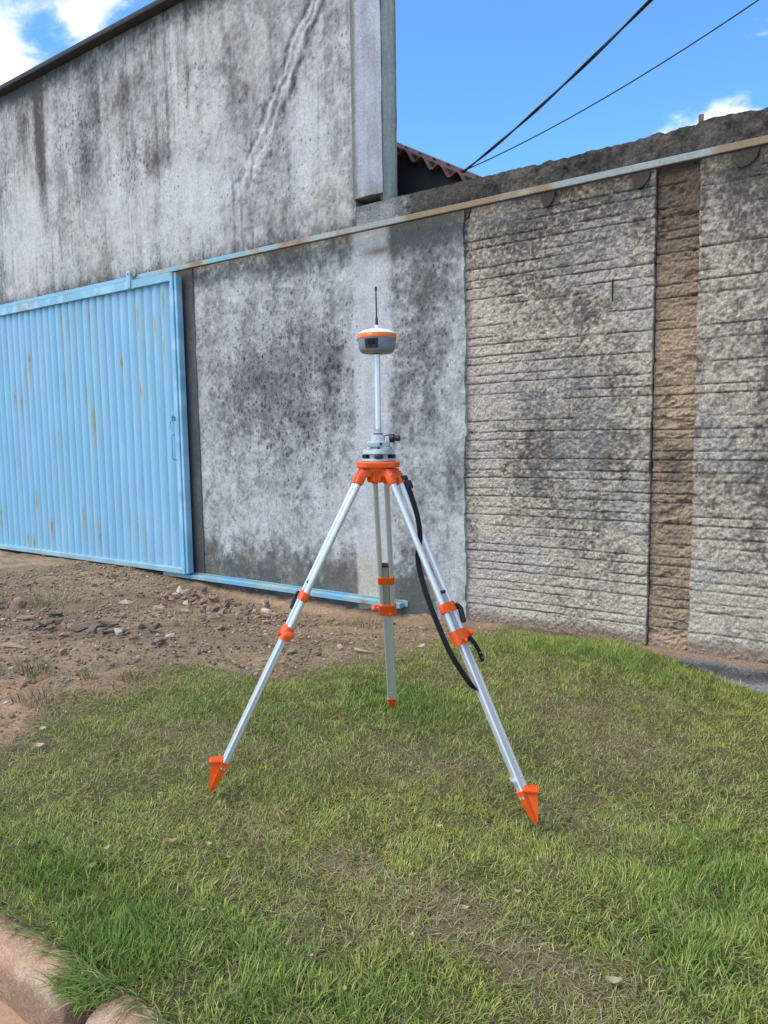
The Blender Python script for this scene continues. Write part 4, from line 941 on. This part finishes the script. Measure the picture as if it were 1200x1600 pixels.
def lawn(dens, cond, name):
    x, y = scatter(-7.0, .9, -4.18, -.03, dens)
    k = keep_view(x, y) & cond(x, y); x, y = x[k], y[k]
    e = lawn_mask(x, y); pr = sst(-.10, .10, e) + .05*sst(-.5, 0, e)
    dry = dry_field(x, y); lush = lush_field(x, y)
    clump = fbm(x*11, y*11, 230, 2); pr = pr*(.55+.9*sst(.30, .60, clump))*(1-.22*dry)
    foot = (y > -.09)&(x > -1.0); pr = np.where(foot, pr*.3, pr)
    k = RNG.random(len(x)) < pr; x, y, dry, lush, e = x[k], y[k], dry[k], lush[k], e[k]; n = len(x)
    r = RNG.random(n); L = (.023 + .026*r**1.4)*(1+.5*lush)*(.75+.5*fbm(x*5, y*5, 231, 2))*(1-.3*dry); W = RNG.uniform(.0020, .0038, n)*(1+.2*lush)
    az = RNG.uniform(0, 2*math.pi, n) + .0; az = np.where(RNG.random(n) < .35, 6*fbm(x*4, y*4, 232, 2)*math.pi, az)
    th0 = RNG.uniform(.1, 1.05, n)*(1-.35*lush); th1 = th0 + RNG.uniform(.2, 1.25, n)*(1-.45*lush)
    ragged = 1 + (vn(x*6, y*2, 251)*1.5-.35)*sst(-.55, -.15, y)*sst(-2.4, -2.1, x); L = L*np.clip(ragged, .5, 2.4)
    straw = RNG.random(n) < (.06 + .62*dry)*(1-.5*lush)
    th0 = np.where(straw, RNG.uniform(.6, 1.5, n), th0); th1 = np.where(straw, th0+RNG.uniform(.1, .7, n), th1); W = np.where(straw, W*.7, W)
    gi = GREEN[RNG.integers(0, len(GREEN), n)]*1.95*np.array((1.05, .985, .66)); di = DEEP[RNG.integers(0, len(DEEP), n)]*1.95*np.array((1.05, .985, .66)); si = STRAW[RNG.integers(0, len(STRAW), n)]
    usel = RNG.random(n) < np.clip(.12+.85*lush, 0, 1); C = np.where(usel[:, None], di, gi); C = np.where(straw[:, None], si, C)
    tone = fbm(x*1.3, y*1.3, 233, 3); yel = np.clip((tone-.42)*2.2, 0, 1)[:, None]*(1-lush[:, None])
    C = C*(1-yel*.35) + (C*np.array((1.35, 1.12, 1.1)))*yel*.35
    C = C*RNG.uniform(.6, 1.35, n)[:, None]
    tip = np.where(RNG.random(n)[:, None] < .25, si*.9, C)
    tag(link(name, blades(x, y, L, W, az, th0, th1, C, tip), M['grass']), kind='stuff')
    return n
near = lambda x, y: (np.hypot(x-CAM.x, y-CAM.y) < 3.0)
far = lambda x, y: (np.hypot(x-CAM.x, y-CAM.y) >= 3.0)
n1 = lawn(27000, near, 'lawn_grass'); n2 = lawn(14000, far, 'lawn_grass')
print('blades', n1, n2)
def thatch():
    x, y = scatter(-4.2, .6, -4.15, -.3, 9000); k = keep_view(x, y); x, y = x[k], y[k]; e = lawn_mask(x, y); d_ = dry_field(x, y)
    k = (e > -.1) & (RNG.random(len(x)) < (.06 + .95*d_**1.2)); x, y = x[k], y[k]; n = len(x)
    C = STRAW[RNG.integers(0, 5, n)]*RNG.uniform(.45, 1.1, n)[:, None]
    tag(link('dead_grass', blades(x, y, RNG.uniform(.025, .065, n), RNG.uniform(.0015, .003, n), RNG.uniform(0, 6.3, n), RNG.uniform(1.0, 1.5, n), RNG.uniform(1.3, 1.75, n), C, zoff=.012, seg=2), M['grass']), kind='stuff')
thatch()
# fringe hanging over the kerb and filling its joint
def fringe():
    n = 1100; x = RNG.uniform(-2.9, -.6, n); y = -4.195 + RNG.normal(0, .014, n); j = RNG.random(n) < .32
    x = np.where(j, RNG.normal(-1.69, .055, n), x); y = np.where(j, RNG.uniform(-4.285, -4.18, n), y)
    L = RNG.uniform(.04, .085, n); az = -math.pi/2 + RNG.normal(0, .8, n); th0 = RNG.uniform(.5, 1.2, n); th1 = th0 + RNG.uniform(.4, 1.0, n)
    C = DEEP[RNG.integers(0, 4, n)]*RNG.uniform(1.2, 2.2, n)[:, None]*np.array((1.02, 1, .64)); st = RNG.random(n) < np.where(j, .10, .35); C = np.where(st[:, None], STRAW[RNG.integers(0, 5, n)], C)
    tag(link('kerb_grass', blades(x, y, L, RNG.uniform(.0025, .0045, n), az, th0, th1, C, zoff=.018), M['grass']), kind='stuff')
fringe()
# dry straw lying on the bare earth
def straw():
    x, y = scatter(-8.0, -2.2, -4.0, -.1, 1500); k = keep_view(x, y); x, y = x[k], y[k]; e = lawn_mask(x, y)
    pr = sst(.15, -.02, e)*(.25+1.1*np.exp(np.clip(e, -9, 0)/.45)+.5*sst(.5, .7, fbm(x*2, y*2, 240, 3))); k = RNG.random(len(x)) < pr; x, y = x[k], y[k]; n = len(x)
    C = STRAW[RNG.integers(0, 5, n)]*RNG.uniform(.6, 1.15, n)[:, None]
    tag(link('dry_straw', blades(x, y, RNG.uniform(.04, .14, n), RNG.uniform(.0015, .0035, n), RNG.uniform(0, 6.3, n), RNG.uniform(1.2, 1.5, n), RNG.uniform(1.45, 1.7, n), C, zoff=.016), M['grass']), kind='stuff')
straw()
# weed tufts on the bare earth, each a thing
def tuft(x, y, n, h, spread, label, dryf=.25, cat='weed'):
    bx = x + spread*np.clip(RNG.normal(0, 1, n), -1.3, 1.3); by = y + spread*np.clip(RNG.normal(0, 1, n), -1.3, 1.3)
    az = np.arctan2(by-y, bx-x) + RNG.normal(0, .6, n); th0 = RNG.uniform(.05, .5, n); th1 = th0 + RNG.uniform(.2, .9, n)
    C = np.where((RNG.random(n) < dryf)[:, None], STRAW[RNG.integers(0, 5, n)], np.array((.105, .145, .055))*RNG.uniform(.7, 1.4, n)[:, None])
    o = link('weed_tuft', blades(bx, by, h*RNG.uniform(.5, 1.1, n), RNG.uniform(.002, .004, n), az, th0, th1, C, zoff=.01), M['grass'], loc=(x, y, float(zg(x, y))))
    tag(o, label, cat, 'weed tufts on the bare earth')
tuft(-4.27, -2.88, 120, .16, .055, 'grey green upright weed tuft on pale earth, tallest of the left edge tufts')
tuft(-4.46, -3.03, 60, .12, .03, 'small weed tuft cut by the left picture edge')
tuft(-3.90, -2.76, 45, .12, .025, 'narrow weed tuft standing alone just above the lawn edge')
tuft(-3.80, -3.10, 160, .09, .09, 'low spreading weed clump joining the lawn beside the pale earth patch')
tuft(-3.70, -2.60, 90, .06, .05, 'short dark weed clump at the corner where lawn meets earth')
tuft(-6.15, -1.75, 260, .17, .16, 'bushy dry olive weed clump in front of the blue gate', .5)
tuft(-6.7, -1.95, 160, .12, .16, 'straggly dry weed clump at the left edge below the gate', .6)
tuft(-7.0, -.20, 40, .13, .03, 'thin straw stalks under the middle of the gate', .9)
tuft(-8.7, -.22, 12, .12, .01, 'single pale straw stalk under the left part of the gate', 1)
tuft(-4.75, -1.25, 60, .08, .10, 'sparse dry weed in the middle of the bare earth', .6)
tuft(-3.6, -.30, 140, .10, .12, 'dry grass at the wall foot left of the rear tripod leg', .7)

# ------------------------------------------------------------------ stones
def stone_mesh(sx, sy, sz, seed, col):
    rs = np.random.default_rng(seed); bm = bmesh.new(); n = rs.integers(10, 15)
    for i in range(n):
        v = rs.normal(0, 1, 3); v /= np.linalg.norm(v); v *= rs.uniform(.8, 1.1); bm.verts.new((v[0]*sx/2, v[1]*sy/2, np.clip(v[2]*1.5, -1, 1)*sz/2))
    r_ = bmesh.ops.convex_hull(bm, input=bm.verts[:]); 
    bmesh.ops.delete(bm, geom=[g_ for g_ in r_['geom_interior'] if isinstance(g_, bmesh.types.BMVert)], context='VERTS')
    bmesh.ops.bevel(bm, geom=bm.edges[:], offset=min(sx, sy, sz)*.05, segments=1, affect='EDGES', clamp_overlap=True)
    me = bpy.data.meshes.new('stone'); bm.to_mesh(me); bm.free()
    c = np.array(col)*rs.uniform(.8, 1.2); setcol(me, c); return me
GREYB = (.22, .165, .125); PINK = (.42, .255, .185); PALEST = (.50, .40, .31); BRN = (.30, .20, .14); DKS = (.15, .115, .09); REDB = (.42, .20, .13)
_sid = [1000]
def stone(name, x, y, sx, sy, sz, col, label, group=None, rz=None, tilt=.25, dz=0, cat='stone'):
    _sid[0] += 1; sx *= .85; sy *= .85; sz *= .85; me = stone_mesh(sx, sy, sz, _sid[0], col); me.materials.append(M['stone'])
    o = bpy.data.objects.new(name, me); COL.objects.link(o)
    o.location = (x, y, float(zg(x, y)) + sz*.28 + dz + .006)
    o.rotation_euler = (random.uniform(-tilt, tilt), random.uniform(-tilt, tilt), random.uniform(0, 6.3) if rz is None else rz)
    return tag(o, label, cat, group)
stone('brick_lump', -6.20, -1.93, .21, .13, .14, PINK, 'rounded pinkish brick lump at the left edge among dry weeds', tilt=.1)
stone('brick_piece', -5.08, -2.10, .22, .10, .08, PINK, 'pale pink wedge of brick lying on the dark slab heap', rz=.3)
stone('brick_piece', -5.35, -2.05, .15, .08, .04, REDB, 'flat reddish brick flake left of the pink wedge on the slab heap')
stone('brick_piece', -4.95, -2.27, .14, .07, .04, REDB, 'small red brick flake in front of the pink wedge')
stone('brick_piece', -4.50, -2.56, .13, .07, .06, REDB, 'red brick fragment beside the tall grey green weed tuft')
stone('pale_stone', -4.60, -2.05, .10, .07, .08, PALEST, 'whitish angular stone at the near end of the slab heap', rz=.8)
stone('brick_piece', -4.68, -2.15, .09, .05, .10, PINK, 'upright pink brick chip next to the whitish angular stone')
stone('timber_scrap', -4.98, -2.62, .34, .05, .05, (.40, .27, .18), 'long brown timber-like scrap at the left edge of the earth', rz=.45, tilt=.05, cat='scrap')
stone('pale_stone', -4.22, -1.88, .12, .08, .04, PALEST, 'flat pale stone right of the slab heap')
stone('flat_slab', -4.55, -1.78, .16, .09, .05, DKS, 'dark thick stone chunk on the right end of the slab heap', tilt=.35)
stone('flat_slab', -4.12, -1.49, .20, .12, .05, (.25, .17, .12), 'brown flat slab lying alone on bare earth left of the front tripod leg', rz=.5)
stone('flat_slab', -5.62, -1.25, .20, .11, .05, PALEST, 'pale tan slab tilted on the earth below the gate', rz=.7, tilt=.4)
stone('brick_piece', -5.25, -1.18, .15, .09, .05, PINK, 'pinkish flat stone below the right end of the gate')
stone('pale_stone', -4.98, -1.10, .16, .09, .04, (.45, .37, .26), 'yellowish pale flat stone right of the pinkish one below the gate')
stone('pale_stone', -5.72, -.60, .11, .07, .07, PALEST, 'bright pale stone just below the gate corner')
stone('rubble_rock', -4.82, -.24, .13, .10, .15, (.27, .22, .18), 'upright grey stone jammed under the blue floor guide', tilt=.1)
stone('rubble_rock', -4.70, -.38, .20, .12, .06, PALEST, 'pale flat stone below the upright one at the floor guide')
stone('pale_stone', -2.60, -1.03, .10, .08, .04, PALEST, 'pale stone on the lawn edge just right of the rear tripod leg')
stone('pale_stone', -2.82, -1.42, .20, .10, .05, (.44, .33, .22), 'sandy flat stone on the lawn edge left of the rear tripod leg', rz=.4)
stone('pale_stone', -2.34, -.82, .08, .06, .03, PALEST, 'small pale stone in the grass beyond the right front leg')
LOOK = [(GREYB, 'grey brown'), (BRN, 'brown'), (PALEST, 'pale tan'), ((.36, .25, .19), 'pinkish brown'), ((.33, .23, .17), 'dusty brown'), (DKS, 'dark grey'), ((.20, .15, .115), 'blackish brown'), (PINK, 'brick pink')]
def size_word(s_, a, b): return 'small' if s_ < a else 'large' if s_ > b else 'medium'
gA = 'broken stones heaped along the wall foot'
for i in range(70):
    t = random.random(); x = -5.75 + 1.5*t + random.gauss(0, .08); y = -.60 + random.gauss(0, .16) + .10*math.sin(t*5)
    if y > -.15: continue
    s_ = random.choice((.06, .08, .10, .13, .16)); c_, w_ = LOOK[random.choice((0, 1, 2, 0, 3, 4))]
    side = 'left end' if x < -5.3 else 'right end' if x > -4.7 else 'middle'
    stone('rubble_rock', x, y, s_, s_*random.uniform(.5, .8), s_*random.uniform(.3, .6), c_, f'{size_word(s_, .09, .12)} {w_} stone at the {side} of the heap below the floor guide', gA, tilt=.7, dz=.02*random.random())
gB = 'thin slabs heaped on the bare earth'
for i in range(55):
    x = -4.95 + random.gauss(0, .38); y = -2.02 + (x+4.95)*.10 + random.gauss(0, .13)
    s_ = random.choice((.08, .11, .15, .20)); c_, w_ = LOOK[random.choice((0, 5, 0, 6, 1))]
    side = 'left end' if x < -5.15 else 'right end' if x > -4.75 else 'middle'
    stone('flat_slab', x, y, s_, s_*random.uniform(.45, .7), s_*random.uniform(.16, .3), c_, f'{size_word(s_, .10, .14)} {w_} thin slab at the {side} of the flat heap on bare earth', gB, tilt=.35, dz=.025*random.random())
gC = 'small stones strewn over the bare earth'
for i in range(90):
    x = random.uniform(-7.6, -2.9); y = random.uniform(-2.8, -.25)
    if lawn_mask(np.array([x]), np.array([y]))[0] > -.05: continue
    s_ = random.choice((.03, .04, .05, .07, .09)); c_, w_ = LOOK[random.choice((0, 1, 2, 7, 5, 3))]
    side = 'under the gate' if x < -5.6 else 'near the lawn edge' if y < -1.6 else 'near the rear tripod leg' if x > -4 else 'in front of the floor guide'
    stone('loose_stone', x, y, s_, s_*random.uniform(.6, .9), s_*random.uniform(.35, .6), c_, f'{size_word(s_, .045, .065)} {w_} loose stone on bare earth {side}', gC, tilt=.5)
# pebbles and crumbs: stuff
def pebbles():
    x, y = scatter(-8, -2.3, -3.6, -.08, 420); k = keep_view(x, y) & (lawn_mask(x, y) < .03); x, y = x[k], y[k]; n = len(x)
    s = RNG.uniform(.005, .022, n)*(.6+.8*RNG.random(n)**2); b = np.array([(1, 0, 0), (-1, 0, 0), (0, 1, 0), (0, -1, 0), (0, 0, .6), (0, 0, -.6)], float)
    V = b[None]*s[:, None, None]*RNG.uniform(.6, 1.3, (n, 6, 1)); a = RNG.uniform(0, 6.3, n); c, sn = np.cos(a)[:, None], np.sin(a)[:, None]
    V = np.stack([V[..., 0]*c - V[..., 1]*sn, V[..., 0]*sn + V[..., 1]*c, V[..., 2]], -1) + np.stack([x, y, zg(x, y)+.006], -1)[:, None]
    f = np.array([(0, 2, 4), (2, 1, 4), (1, 3, 4), (3, 0, 4), (2, 0, 5), (1, 2, 5), (3, 1, 5), (0, 3, 5)]); Fc = (np.arange(n)*6)[:, None, None] + f[None]
    me = fastmesh(V.reshape(-1, 3), Fc.ravel(), np.full(n*8, 3)); P_ = np.array([GREYB, BRN, PALEST, PINK, DKS, (.36, .26, .19)])
    setcol(me, np.repeat(P_[RNG.integers(0, 6, n)]*RNG.uniform(.7, 1.2, n)[:, None], 6, 0)); tag(link('pebbles', me, M['stone']), kind='stuff')
pebbles()

# ------------------------------------------------------------------ fallen leaves
def leaf(x, y, L, wd, rz, col, label, group=None, curl=.9):
    n = 7; V = []; Fc = []; L *= .72; wd *= .8
    for i in range(n+1):
        t = i/n; w_ = wd/2*math.sin(math.pi*min(1, max(0, t*.96+.02)))**.75; xx = (t-.5)*L; zz = curl*L*((t-.5)**2)*1.2
        V += [(xx, -w_, zz + .25*w_), (xx, 0, zz), (xx, w_, zz + .3*w_)]
    for i in range(n): Fc += [(3*i, 3*i+3, 3*i+4, 3*i+1), (3*i+1, 3*i+4, 3*i+5, 3*i+2)]
    o_ = len(V); V += [(a, b, c-.0012) for a, b, c in V]; Fc += [tuple(q+o_ for q in f[::-1]) for f in Fc]
    me = pymesh(V, Fc, 'leaf'); setcol(me, col); me.materials.append(M['leaf']); me.polygons.foreach_set('use_smooth', [True]*len(me.polygons))
    o = bpy.data.objects.new('fallen_leaf', me); COL.objects.link(o); o.location = (x, y, float(zg(x, y))+.026); o.rotation_euler = (random.uniform(-.5, .5), random.uniform(-.35, .35), rz)
    return tag(o, label, 'leaf', group)
TAN = (.40, .235, .12); CRM = (.43, .345, .165); GRL = (.25, .24, .11)
leaf(-2.01, -3.68, .062, .026, .55, TAN, 'largest tan dry leaf on the grass left of the front leg foot')
leaf(-2.15, -3.72, .034, .018, .1, (.56, .33, .20), 'short orange tan leaf just left of the largest leaf')
leaf(-2.55, -3.73, .06, .020, 1.1, CRM, 'pale narrow leaf near the left edge of the lawn')
leaf(-2.17, -3.83, .04, .018, 1.0, CRM, 'pale leaf half buried in tall grass at lower left')
leaf(-2.12, -3.93, .05, .020, 1.2, GRL, 'dull green leaf in the tall grass above the kerb')
leaf(-1.89, -3.62, .035, .016, .5, CRM, 'small cream leaf right of the largest tan leaf')
leaf(-2.08, -3.40, .03, .016, 2.2, CRM, 'cream leaf just below the front left tripod shoe')
leaf(-1.77, -3.64, .03, .014, .3, CRM, 'tiny cream leaf lowest of those near the front left shoe')
leaf(-2.51, -3.44, .03, .018, .8, CRM, 'small cream leaf left of the front left shoe')
leaf(-3.37, -3.36, .045, .035, .2, (.50, .52, .38), 'round pale greenish leaf beside the pale earth patch')
leaf(-3.21, -3.48, .07, .028, .9, (.58, .38, .24), 'tan leaf on lawn near the left edge beside earth patch')
leaf(-.88, -3.28, .05, .018, .6, CRM, 'pale leaf on dry turf below the right front leg')
leaf(-.97, -3.44, .04, .018, .3, CRM, 'whitish leaf in the middle of the brown dry patch')
leaf(-.51, -3.49, .06, .024, .3, (.36, .33, .19), 'olive leaf near the bottom right of the lawn')
leaf(-1.04, -3.63, .03, .014, 1.6, CRM, 'small upright cream leaf in bottom centre grass')
leaf(-1.63, -3.88, .03, .018, .4, CRM, 'cream leaf in grass above the right kerb stone')
leaf(-1.27, -3.08, .04, .016, .5, CRM, 'pale leaf between the two front tripod shoes')
leaf(-2.95, -2.85, .045, .03, 1.0, (.60, .50, .36), 'cream leaf on bright grass left of the front leg')
for i in range(14):
    x = random.uniform(-2.6, -.4); y = random.uniform(-3.9, -1.2)
    leaf(x, y, random.uniform(.015, .028), random.uniform(.008, .014), random.uniform(0, 6), random.choice((CRM, TAN, CRM)), 'tiny pale leaf scrap scattered in the lawn', 'tiny leaf scraps in the lawn')
